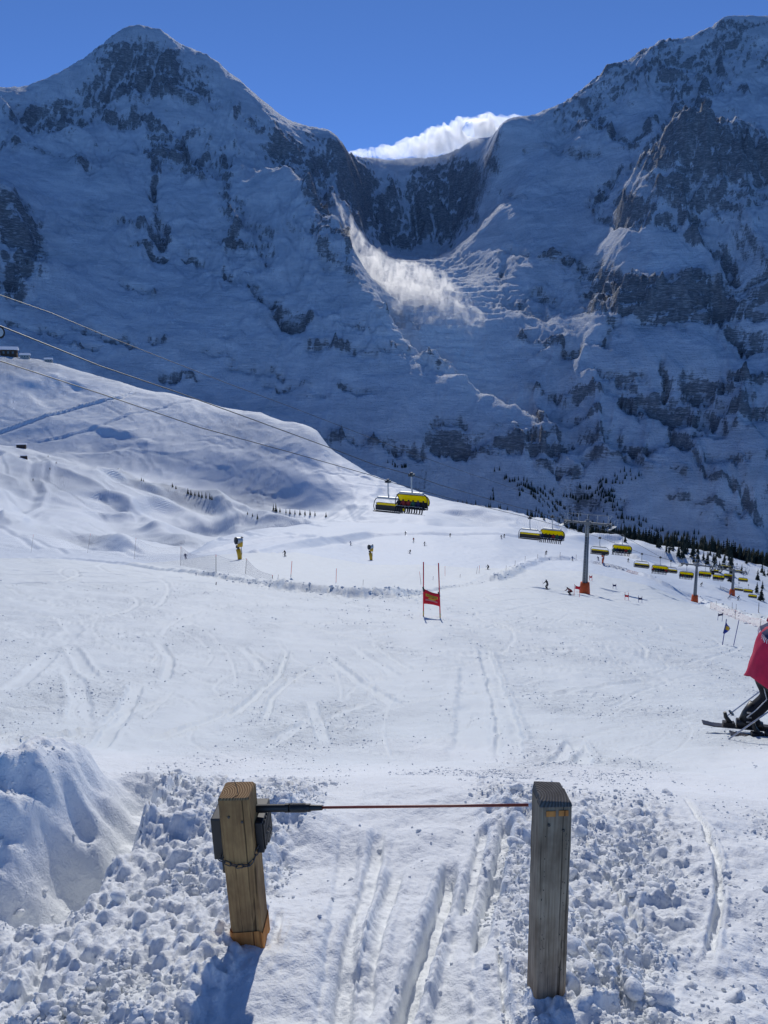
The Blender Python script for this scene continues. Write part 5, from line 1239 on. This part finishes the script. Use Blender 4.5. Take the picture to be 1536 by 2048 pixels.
race_gate((((1250,1200),(1250,1184)),((1257,1201),(1257,1185))), 'red race gate right of the nearest lift tower', 'red_cloth', [(1.0,'red_plastic')], [(1250,1189),(1257,1190),(1257,1195),(1250,1194)])
race_gate((((1277,1205),(1277,1191)),((1284,1206),(1284,1192))), 'blue race gate right of the small red gate', 'navy_cloth', [(1.0,'blue_plastic')], [(1277,1195),(1284,1195),(1284,1200),(1277,1200)])
race_gate((((1226,1177),(1226,1167)),((1232,1177),(1232,1167))), 'tiny blue race gate between the lift tower and the red gate', 'navy_cloth', [(1.0,'blue_plastic')], [(1226,1169),(1232,1169),(1232,1173),(1226,1173)])
race_gate((((1179,1161),(1179,1150)),((1184,1161),(1184,1150))), 'tiny red race gate just right of the nearest tower column', 'red_cloth', [(1.0,'red_plastic')], [(1179,1152),(1184,1152),(1184,1156),(1179,1156)])
race_gate((((1435,1241),(1437,1226)),((1444,1242),(1446,1225))), 'dark blue race gate near the right edge, above the blue pole', 'navy_cloth', [(1.0,'blue_plastic')], [(1437,1228),(1446,1226),(1446,1231),(1436,1233)])
def flag_pole():
    f = hit(1444, 1290, 8); d = f.y*CT-f.z*ST; t = at_depth(1453, 1238, d); e = empty('flag_pole', f, 0, 'leaning blue pole with a furled blue and yellow flag near the right edge', 'pole', 'slalom poles')
    local(seg_pole('pole', f-Vector((0,0,.2)), t, [(1.0,'blue_plastic')], .018), e)
    rows = []
    for i in range(7):
        a = i/6; w = [.02,.10,.20,.26,.24,.18,.05][i]; p = at_depth(1452-6*a, 1244+22*a, d); rows.append([p+Vector((w*j/4, .04*math.sin(j*1.8), -.05*j/4)) for j in range(5)])
    b = MB(); b.sheet(rows, 0, .006); fl = local(b.obj('furled_flag', MATS['blue_plastic'], None, True), e)
    b = MB(); b.sheet([[p+Vector((0,-.012,0)) for p in r[1:4]] for r in rows[2:5]], 0, .003); o = b.obj('yellow_patch', MATS['yellow_print'], None); o.parent = fl
flag_pole()
def stick(u0, v0, u1, v1, parts_, label, cat='marker pole', rad=.02, group='marker poles', rmin=8, r=None, name='marker_pole'):
    f = hit(u0, v0, rmin) if r is None else at_range(u0, v0, r); t = at_foot(u1, v1, f)
    b = f-(t-f).normalized()*.3
    o = seg_pole(name, b, t, parts_, max(rad, .0002*f.length)); return tag(o, label, cat, group)
stick(1467, 1292, 1478, 1240, [(1.0,'blue_plastic')], 'bare leaning blue pole right of the furled flag', rad=.016, group='slalom poles')
stick(580, 1176, 584, 1122, [(.55,'navy_cloth'),(1.0,'red_plastic')], 'tall marker pole with blue lower half and red top, by the snow wall', rad=.03)
stick(672, 1165, 673, 1137, [(1.0,'red_plastic')], 'short red marker pole behind the snow wall, right of the blue and red one', rad=.035)
stick(842, 1168, 839, 1143, [(.6,'stake_dark'),(1.0,'red_plastic')], 'dark marker pole just left of the large race gate', rad=.03)
stick(890, 1152, 890, 1132, [(1.0,'red_plastic')], 'pale red marker pole right of the large race gate', rad=.03)
stick(953, 1148, 955, 1133, [(1.0,'stake_dark')], 'left one of two thin stakes on the curved snow wall', rad=.025); stick(958, 1147, 959, 1131, [(.5,'stake_dark'),(1.0,'red_plastic')], 'right one of two thin stakes on the curved snow wall', rad=.025)
stick(1517, 1226, 1518, 1205, [(1.0,'stake_dark')], 'thick dark red pole beside the pink netting at the right edge', rad=.07, rmin=60)
stakes = [(726,1171,12),(1012,1140,9),(1030,1131,10),(1050,1123,11),(1075,1117,9),(1090,1113,10),(1120,1112,8),(1152,1118,9),(1432,1214,12),(1464,1219,14),(1472,1222,14),(1384,1196,8),(1440,1178,7),(432,1170,6),(556,1157,8),(780,1187,7),(800,1186,8),(866,1160,8),(920,1155,7)]
for k, (u, v, h_) in enumerate(stakes):
    stick(u, v, u+.6, v-h_, [(1.0,'stake_dark')], 'thin wooden stake marking the edge of the piste', 'stake', .022, 'edge stakes', rmin=40, name='edge_stake')
# ------------------------------------------------------------------ safety net along the left edge
def net_fence(posts, label, post_mat, net_mat, v_off, mesh_px, rows_n, group=None):
    F_ = [hit(u0, v0, 30) for u0, v0, u1, v1 in posts]; T_ = [at_foot(u1, v1, f) for (u0, v0, u1, v1), f in zip(posts, F_)]
    e = empty('safety_net', F_[0], 0, label, 'safety net', group)
    for f, t in zip(F_, T_): local(seg_pole('net_post', f-(t-f)*.2, t, [(.9, post_mat),(1.0,'red_plastic')], .028), e)
    b = MB(); tops = []; 
    for (f0, t0), (f1, t1) in zip(list(zip(F_, T_))[:-1], list(zip(F_, T_))[1:]):
        n = max(4, int((t1-t0).length/.42))
        def P(c, a): 
            top_ = t0.lerp(t1, c); bot = f0.lerp(f1, c); sg = .22*(f0-t0).length*math.sin(math.pi*c); return (top_-Vector((0,0,sg))).lerp(bot-Vector((0,0,.05)), a)
        for j in range(rows_n+1): b.tube([P(i/n, j/rows_n) for i in range(n+1)], .0032 if j else .009, 3, caps=False)
        for i in range(n): b.tube([P((i+.5)/n, j/6) for j in range(7)], .0030, 3, caps=False)
    nt_ = local(b.obj('netting', MATS[net_mat], None), e); nt_['kind'] = 'stuff'
    return e
net_fence([(-120,1105,-116,1070),(62,1105,67,1069),(175,1106,181,1067),(268,1118,272,1076),(361,1131,362,1093),(432,1144,432,1109),(491,1148,493,1117),(545,1168,545,1150)], 'dark blue safety net sagging between thin posts along the left piste edge', 'stake_dark', 'net_blue', 0, 8, 7)
net_fence([(1420,1218,1422,1204),(1470,1238,1471,1220),(1520,1256,1522,1238),(1580,1276,1582,1258)], 'pink safety netting at the far right below the lift', 'stake_dark', 'net_red', 0, 8, 9)
def ground_net(pts, label, mat, cat='safety net', n=40):
    P = [hit(u, v, 60) for u, v in pts]; e = empty('fallen_net', P[0], 0, label, cat); b = MB(); rg = random.Random(len(label)); line = []
    for a, c in zip(P[:-1], P[1:]):
        for i in range(n): line.append(a.lerp(c, i/n))
    for off, hh in ((0,.05),(.25,.30),(.5,.55)):
        b.tube([p+Vector((off*.6+rg.uniform(-.2,.2), rg.uniform(-.3,.3), hh+rg.uniform(0,.15))) for p in line], .035, 4)
    local(b.obj('netting', MATS[mat], None), e)['kind'] = 'stuff'
ground_net([(1253,1144),(1275,1150)], 'red netting lying on the snow wall under the third chairs', 'net_red'); ground_net([(1185,1127),(1225,1135),(1250,1142)], 'blue netting along the snow wall right of the nearest tower', 'net_blue')
ground_net([(1440,1177),(1458,1184),(1462,1190),(1455,1199)], 'dark rolled net on the slope right of the second tower', 'net_blue')
# ------------------------------------------------------------------ snow guns
def snow_gun(u, v, hpx, label, flip=1, col='gun_yellow'):
    p = hit(u, v, 80); d = p.y*CT-p.z*ST; Hh = hpx/FOCAL*d; s = Hh/4.6
    e = empty('snow_gun', p, 0, label, 'snow gun', 'snow guns by the lower piste'); e.scale = (s*flip, s, s)
    b = MB(); b.tube([(.2,0,-.5),(.12,0,.9),(-.1,0,2.0)], [.40,.44,.46], 10); b.obj('base_cover', MATS[col], e, True)
    b = MB(); b.tube([(-.08,0,1.9),(-.05,0,2.7)], [.26,.22], 8); b.box((-.5,-.2,2.2),(-.12,.25,2.75)); b.obj('swivel_mount', MATS['dark_steel'], e)
    b = MB(); b.box((-.15,-.35,2.45),(.75,.45,3.05)); b.box((.2,-.3,2.9),(.8,.35,3.35)); o = b.obj('control_box', MATS[col], e); bevel(o, .06)
    ax_ = Vector((-.62,-.55,.05)).normalized() ; c0 = Vector((.55,.42,3.62))
    b = MB(); n = 18
    b.tube([c0, c0+ax_*.35, c0+ax_*.9, c0+ax_*1.25], [.50,.60,.66,.72], n, caps=False); b.obj('fan_barrel', MATS['zinc'], e, True)
    b = MB(); b.tube([c0+ax_*1.22, c0+ax_*1.28], [.74,.74], n, caps=False); b.tube([c0+ax_*1.0, c0+ax_*1.02], .62, n); b.obj('nozzle_ring', MATS['black_plastic'], e)
    b = MB(); b.ball(c0+ax_*1.05, .18, 8, 6); b.obj('hub', MATS['dark_steel'], e)
    b = MB(); b.tube([c0+Vector((0,0,.45)), c0+Vector((.05,0,.75))], .12, 6); b.box((c0.x-.3,c0.y-.12,c0.z+.45),(c0.x+.3,c0.y+.12,c0.z+.6)); b.obj('lamp_bracket', MATS['dark_steel'], e)
    b = MB(); b.tube([(.45,.1,2.5),(.55,.2,1.2),(.35,.3,.1),(.5,.2,-.3)], .06, 6); b.obj('hose', MATS['black_plastic'], e, True)
snow_gun(478, 1119, 48, 'largest yellow snow gun on a yellow base, behind the safety net'); snow_gun(741, 1120, 33, 'yellow snow gun in the middle of the lower piste'); snow_gun(1206, 1127, 20, 'orange snow gun under the third chairs, facing right', -1, 'orange_pad')
# ------------------------------------------------------------------ huts on the left ridge
def hut(u, v, wpx, label, wall, r=None, roof_h=.35, rz=.3, cat='hut'):
    p = hit(u, v, 300) if r is None else at_range(u, v, r); d = p.y*CT-p.z*ST; w = wpx/FOCAL*d; h_ = w*.42; e = empty('hut', p, rz, label, cat, 'huts on the left hillside')
    b = MB(); b.box((-w/2,-w*.3,-h_*1.5),(w/2,w*.3,h_)); b.obj('wall', MATS[wall], e)
    b = MB(); ov = w*.08; b.add([(-w/2-ov,-w*.36,h_),(w/2+ov,-w*.36,h_),(w/2+ov,0,h_+w*roof_h*.6),(-w/2-ov,0,h_+w*roof_h*.6),(-w/2-ov,w*.36,h_),(w/2+ov,w*.36,h_),(-w/2-ov,-w*.36,h_-.3),(w/2+ov,-w*.36,h_-.3),(w/2+ov,w*.36,h_-.3),(-w/2-ov,w*.36,h_-.3)], [(0,1,2,3),(3,2,5,4),(6,7,1,0),(7,8,5,2,1),(8,9,4,5),(9,6,0,3,4),(6,9,8,7)]); b.obj('roof', MATS['roof_snow'], e)
    for x in (-.28, 0, .28):
        b = MB(); b.box((x*w-w*.06,-w*.3-.06,h_*.35),(x*w+w*.06,-w*.3+.02,h_*.72)); b.obj('window', MATS['window_glass'], e)
hut(18, 706, 30, 'long dark low building on the left ridge crest', 'hut_wood', 990); hut(50, 712, 17, 'pale stone building on the left ridge crest', 'hut_stone', 985); hut(97, 722, 14, 'small stone hut with snowy roof at the start of the ridge run', 'hut_stone', 985)
hut(43, 896, 17, 'dark wooden hut at the bend of the road on the left', 'hut_wood', None, .2); hut(48, 916, 12, 'small dark shed below the road hut', 'hut_wood', None, .2)
# ------------------------------------------------------------------ skier at the right edge, bent forward, moving out of the picture
def right_skier():
    base = hit(1504, 1468, 6); f = base.y*CT-base.z*ST
    e = empty('person', base, math.radians(-14), 'skier in pink jacket and black trousers cut off by the right edge', 'person')
    m = [MATS['pink_cloth'], MATS['dark_cloth'], MATS['skin']]
    j = {'pelvis':(.10,0,.80,.15),'waist':(.15,0,.96,.15),'chest':(.22,0,1.20,.17),'neck':(.30,0,1.40,.075),'jaw':(.37,0,1.50,.085),'head':(.39,0,1.60,.11),
         'hipl':(.09,.11,.76,.135),'kneel':(.20,.13,.46,.105),'anklel':(-.06,.13,.13,.105),'toel':(.12,.13,.08,.06),
         'hipr':(.11,-.10,.76,.135),'kneer':(.42,-.12,.47,.105),'ankler':(.22,-.12,.13,.105),'toer':(.40,-.12,.08,.06),
         'shl':(.24,.20,1.30,.09),'ell':(.40,.30,1.04,.07),'hal':(.62,.28,.98,.05),'shr':(.24,-.20,1.30,.09),'elr':(.42,-.32,1.06,.07),'har':(.58,-.30,.92,.05)}
    b = [('pelvis','waist'),('waist','chest'),('chest','neck'),('neck','jaw'),('jaw','head')]
    for q in 'lr': b += [('pelvis','hip'+q),('hip'+q,'knee'+q),('knee'+q,'ankle'+q),('ankle'+q,'toe'+q),('chest','sh'+q),('sh'+q,'el'+q),('el'+q,'ha'+q)]
    def asg(c): return 2 if (c.z > 1.44 and c.x > .40) else (0 if c.z > .84 else 1)
    me = grow_body('body', j, b, m, asg, 2); o = bpy.data.objects.new('body', me); COL.objects.link(o); o.parent = e
    # jacket: loose shell with folds, flared at the hem
    rows = []
    keys = [(.70,.11,.235,.25),(.72,.115,.24,.255),(.85,.12,.225,.25),(.98,.135,.205,.24),(1.10,.16,.205,.25),(1.22,.185,.20,.26),(1.32,.21,.165,.24),(1.39,.235,.11,.14),(1.43,.25,.085,.09)]
    for i, (z, x, rx, ry) in enumerate(keys):
        r_ = []
        for k in range(33):
            t = 2*math.pi*k/32; fo = 1+.06*math.sin(3*t+i*.9)+.05*math.sin(7*t-i*1.3)+.03*math.sin(11*t+i*2.2); hem = .05*math.sin(2*t+.5) if i < 2 else 0
            r_.append((x+math.cos(t)*rx*fo, math.sin(t)*ry*fo, z+hem-.03*math.cos(t)))
        rows.append(r_)
    b = MB(); b.sheet(rows, 0, .012); jk = b.obj('jacket', MATS['pink_cloth'], e, True); jk.modifiers.new('sub', 'SUBSURF').levels = 1
    b = MB()
    for s, q in ((1,'l'),(-1,'r')): b.tube([(.24,.16*s,1.31),(.28,.25*s,1.24),(.40,.31*s,1.06),(.57,.29*s,.96)], [.10,.10,.085,.06], 12)
    b.obj('sleeve', MATS['pink_cloth'], jk, True)
    b = MB(); b.tube([(.18,0,1.42),(.22,0,1.53),(.30,.0,1.60)], [.13,.14,.11], 12); b.obj('hood', MATS['pink_cloth'], jk, True)
    # navy scarf hanging over the back with a fringed end
    b = MB(); rw = []
    for i in range(8):
        t = i/7; rw.append([(.36-.34*t, -.20+.13*q-.06*t, 1.52-.22*t**1.3+.02*math.sin(q*2+i)+.012*q) for q in range(4)])
    b.sheet(rw, 0, .03); sc_ = b.obj('scarf', MATS['navy_cloth'], e, True)
    b = MB(); rf = random.Random(2)
    for q in range(13):
        x0, y0, z0 = rw[-1][0]; y = y0+.41*q/12; b.tube([(x0, y, z0+.03*q/12), (x0-.012+rf.uniform(-.008,.008), y, z0-.02), (x0-.014+rf.uniform(-.012,.012), y, z0-.05)], .004, 4)
    b.obj('fringe', MATS['white_cloth'], sc_)
    for kn, an in (((.16,.13,.46),(-.06,.13,.13)), ((.36,-.12,.47),(.22,-.12,.13))):
        sy = -1; b = MB(); P = [(kn[0]-.10, kn[1]-.13, .72), (kn[0]-.05, kn[1]-.118, .56), (kn[0]-.02, kn[1]-.112, kn[2]), ((kn[0]+an[0])/2-.01, an[1]-.112, .32), (an[0]-.01, an[1]-.112, .20)]
        b.tube(P, .007, 5); b.obj('piping', MATS['white_cloth'], o, True)
    # boots, skis, poles
    for x, y in ((-.06,.13), (.22,-.12)):
        b = MB(); b.tube([(x+.10,y,.34),(x+.03,y,.20),(x,y,.10)], [.075,.078,.08], 10); b.tube([(x-.10,y,.075),(x+.08,y,.08),(x+.20,y,.065)], [.06,.066,.05], 10); bo = b.obj('boot', MATS['black_plastic'], e, True)
        b = MB()
        for z in (.13,.19,.25): b.box((x-.01,y-.11,z),(x+.045,y-.095,z+.018))
        b.obj('buckle', MATS['pole_alloy'], bo)
        b = MB(); rws = []
        for i in range(13):
            t = i/12; xx = x-.50+1.55*t; w = .045+.012*(abs(t-.5)*2)**2; rws.append([(xx, y-w, .016+.12*max(0, (t-.88)/.12)**2+.02*max(0, (.06-t)/.06)), (xx, y+w, .016+.12*max(0, (t-.88)/.12)**2+.02*max(0, (.06-t)/.06))])
        b.sheet(rws, 0, .016); sk_ = b.obj('ski', MATS['ski_base'], e)
        b = MB(); b.box((x-.26,y-.04,.024),(x-.12,y+.04,.075)); b.tube([(x-.17,y,.06),(x-.23,y,.14),(x-.245,y,.20)], [.03,.026,.02], 8); b.obj('heel_binding', MATS['black_plastic'], sk_); b = MB(); b.box((x+.18,y-.04,.024),(x+.30,y+.04,.07)); b.obj('toe_binding', MATS['black_plastic'], sk_)
    for P in ([(-.44,-.42,.01),(-.40,-.42,.04),(.60,-.31,.93)], [(-.20,.44,.03),(.66,.30,1.0)]):
        b = MB(); b.tube(P, .009, 6); pl_ = b.obj('ski_pole', MATS['pole_alloy'], e)
        b = MB(); d = (Vector(P[-1])-Vector(P[0])).normalized(); b.tube([Vector(P[0])+d*.05, Vector(P[0])+d*.065], .045, 8); b.tube([Vector(P[-1])-d*.1, Vector(P[-1])+d*.04], .017, 8); b.obj('basket_and_grip', MATS['black_plastic'], pl_)
    return e
PERSON = right_skier()
# ------------------------------------------------------------------ spruces
def spruce_parts(seed, Hh=10.0, tiers=9, lean=1.0):
    g = random.Random(seed); crown = MB(); trunk = MB()
    trunk.tube([(0,0,-.8),(0,0,Hh*.5),(0,0,Hh*.97)], [.02*Hh,.013*Hh,.002*Hh], 6)
    for t in range(tiers):
        f = t/tiers; z = Hh*(.10+.84*f); R0 = Hh*.21*(1-f)**.85*g.uniform(.8, 1.15)+.10; n = max(5, int(11-5*f)); a0 = g.uniform(0, 6)
        for k in range(n):
            if g.random() < .10: continue
            a = a0+2*math.pi*k/n+g.uniform(-.25,.25); L = R0*g.uniform(.65, 1.2); dz = -L*g.uniform(.35,.7); w = L*.30*g.uniform(.8,1.3); c, s = math.cos(a), math.sin(a)
            zt = z+Hh*.03
            crown.add([(0,0,zt+.02*Hh),(c*L*.55-s*w, s*L*.55+c*w, zt+dz*.45),(c*L,s*L,zt+dz),(c*L*.55+s*w, s*L*.55-c*w, zt+dz*.45),(c*L*.5,s*L*.5,zt+dz*.2+.02*Hh),(0,0,zt-.07*Hh)], [(0,1,4),(1,2,4),(2,3,4),(3,0,4),(5,2,1),(5,3,2),(0,5,1),(0,3,5)])
    crown.tube([(0,0,Hh*.90),(0,0,Hh)], [.02*Hh,.002], 5)
    return crown.mesh('crown', MATS['spruce']), trunk.mesh('trunk', MATS['bark'])
SPR = [spruce_parts(k) for k in range(6)]
tg = random.Random(31)
def plant(p, h_, label, group):
    cm_, tm_ = SPR[tg.randrange(6)]; e = empty('spruce_tree', p, tg.uniform(0, 6), label, 'tree', group); s = h_/10; w = s*tg.uniform(.8, 1.2); e.scale = (w, w, s)
    for nm, me in (('trunk', tm_), ('crown', cm_)):
        o = bpy.data.objects.new(nm, me); COL.objects.link(o); o.parent = e
CRU = [(860,989),(900,1001),(1000,1017),(1080,1039),(1150,1055),(1300,1086),(1420,1104),(1536,1135),(1700,1155)]
def crest_v(u): return float(np.interp(u, [c[0] for c in CRU], [c[1] for c in CRU]))
def crest_r(u): return float(np.interp(u, [850,900,1000,1080,1150,1300,1420,1536,2100], [690,670,640,600,580,560,560,580,600]))
n = 0
while n < 215:                                             # belt along the skyline on the right
    u = 870+700*tg.random()**.62
    r = crest_r(u)+tg.uniform(2, 14 if u < 1050 else 20+60*(u-1050)/490)
    big = min(1, max(0, (u-880)/420)); hgt = (3.2+7.5*big)*tg.uniform(.6, 1.2)
    p = at_range(u, crest_v(u), r)
    if r > crest_r(u)+12: hgt += (r-crest_r(u))*.13
    plant(p, hgt, 'dark spruce in the belt along the skyline behind the right-hand slope', 'spruces along the right skyline'); n += 1
for k in range(62):                                         # loose trees on the sunlit slope at the right
    u = tg.uniform(1330, 1570); v = crest_v(u)+4+tg.random()**1.3*72*(u-1290)/250
    p = hit(u, v, 280)
    if p.length < 330 or p.length > 640: continue
    plant(p, tg.uniform(4.5, 8.5), 'spruce with a long shadow on the sunlit slope below the dark tree belt', 'spruces on the sunlit right slope')
for (u, v, h_) in [(283,962,3),(287,963,2.5),(345,975,4),(352,978,3),(376,989,5),(382,991,4.5),(390,992,3.5),(398,995,5),(404,996,5),(412,998,5.5),(420,1000,5.5),(424,1001,4),(547,1022,6),(552,1024,7),(560,1026,4),(572,1027,4),(580,1028,4.5),(590,1029,4),(600,1030,4.5),(610,1031,4.5),(620,1031,5),(630,1031,4),(652,1034,4),(495,1030,2.5),(505,1034,2.5),(515,1040,4),(1168,1030,5),(1250,1085,6),(1315,1095,6),(1320,1096,7),(1088,1040,5)]:
    plant(hit(u, v, 300), h_, 'small dark spruce in a row at the foot of the left hillside' if u < 700 else 'lone small spruce on the right-hand slope', 'small spruces on the hillsides')
# far wood on the foot of the mountain wall: one mass
def mhit(u, v):
    x, y, z = [float(q) for q in pix_dir(u, v)]; h = math.hypot(x, y); az = math.atan2(x, y); jj = int(round((az+AZ_MAX)/(maz[1]-maz[0])))
    col = MT[1][:, jj]; i = np.nonzero((col >= MT[0]*z/h) & (MT[0] > 1650))[0][0]; return Vector((MT[0][i]*x/h, MT[0][i]*y/h, col[i]))
Vf, Ff, off = [], [], 0
cone = [(math.cos(2*math.pi*k/6), math.sin(2*math.pi*k/6)) for k in range(6)]
def far_tree(p, h_):
    global off
    w = h_*.17
    for z0, z1, q in ((.05,.55,1.0),(.32,.78,.72),(.58,1.0,.45)):
        vs = [(p.x+c*w*q*tg.uniform(.7,1.2), p.y+s*w*q, p.z+h_*z0) for c, s in cone]+[(p.x, p.y, p.z+h_*z1)]
        Vf.extend(vs); Ff.extend([(off+k, off+(k+1) % 6, off+6) for k in range(6)]); off += 7
for (pts, wid, cnt) in [([(990,945),(1030,975),(1060,985)], 5, 16), ([(1020,975),(1075,990),(1105,1012)], 11, 60), ([(1080,1030),(1110,1022),(1140,1030)], 8, 30), ([(1205,970),(1215,1000),(1235,1035)], 17, 80), ([(1155,1000),(1190,1008)], 12, 30), ([(1240,1040),(1330,1070),(1400,1085)], 6, 40), ([(985,985),(985,1005)], 3, 5), ([(1130,1010),(1150,1030)], 5, 8), ([(1100,1048),(1200,1062),(1260,1076)], 10, 60), ([(820,945),(790,940),(770,932)], 5, 16), ([(1270,960),(1230,960)], 12, 16)]:
    for k in range(cnt):
        t = tg.random()*(len(pts)-1); i = min(int(t), len(pts)-2); u = pts[i][0]+(pts[i+1][0]-pts[i][0])*(t-i)+tg.gauss(0, wid*.6); v = pts[i][1]+(pts[i+1][1]-pts[i][1])*(t-i)+tg.gauss(0, wid*.6)
        try: far_tree(mhit(u, v), tg.uniform(9, 19))
        except IndexError: pass
nfar = len(Vf), len(Ff)
o = mesh_obj('far_wood', Vf, Ff, MATS['spruce'], smooth=False); tag(o, 'far dark scattered wood at the foot of the shaded mountain wall', 'wood', kind='stuff')

Vf, Ff, off = [], [], 0
for k in range(620):                                        # dense forest filling the dip behind the skyline belt
    u = 1190+420*tg.random()**.8; r = crest_r(u)+tg.uniform(14, 120); p = at_range(u, crest_v(u), r); far_tree(p, 8+tg.uniform(0, 3)+(r-crest_r(u))*.16*min(1, (u-1150)/200))
o = mesh_obj('forest', Vf, Ff, MATS['spruce'], smooth=False); tag(o, 'dense dark spruce forest behind the right-hand skyline', 'forest', kind='stuff')
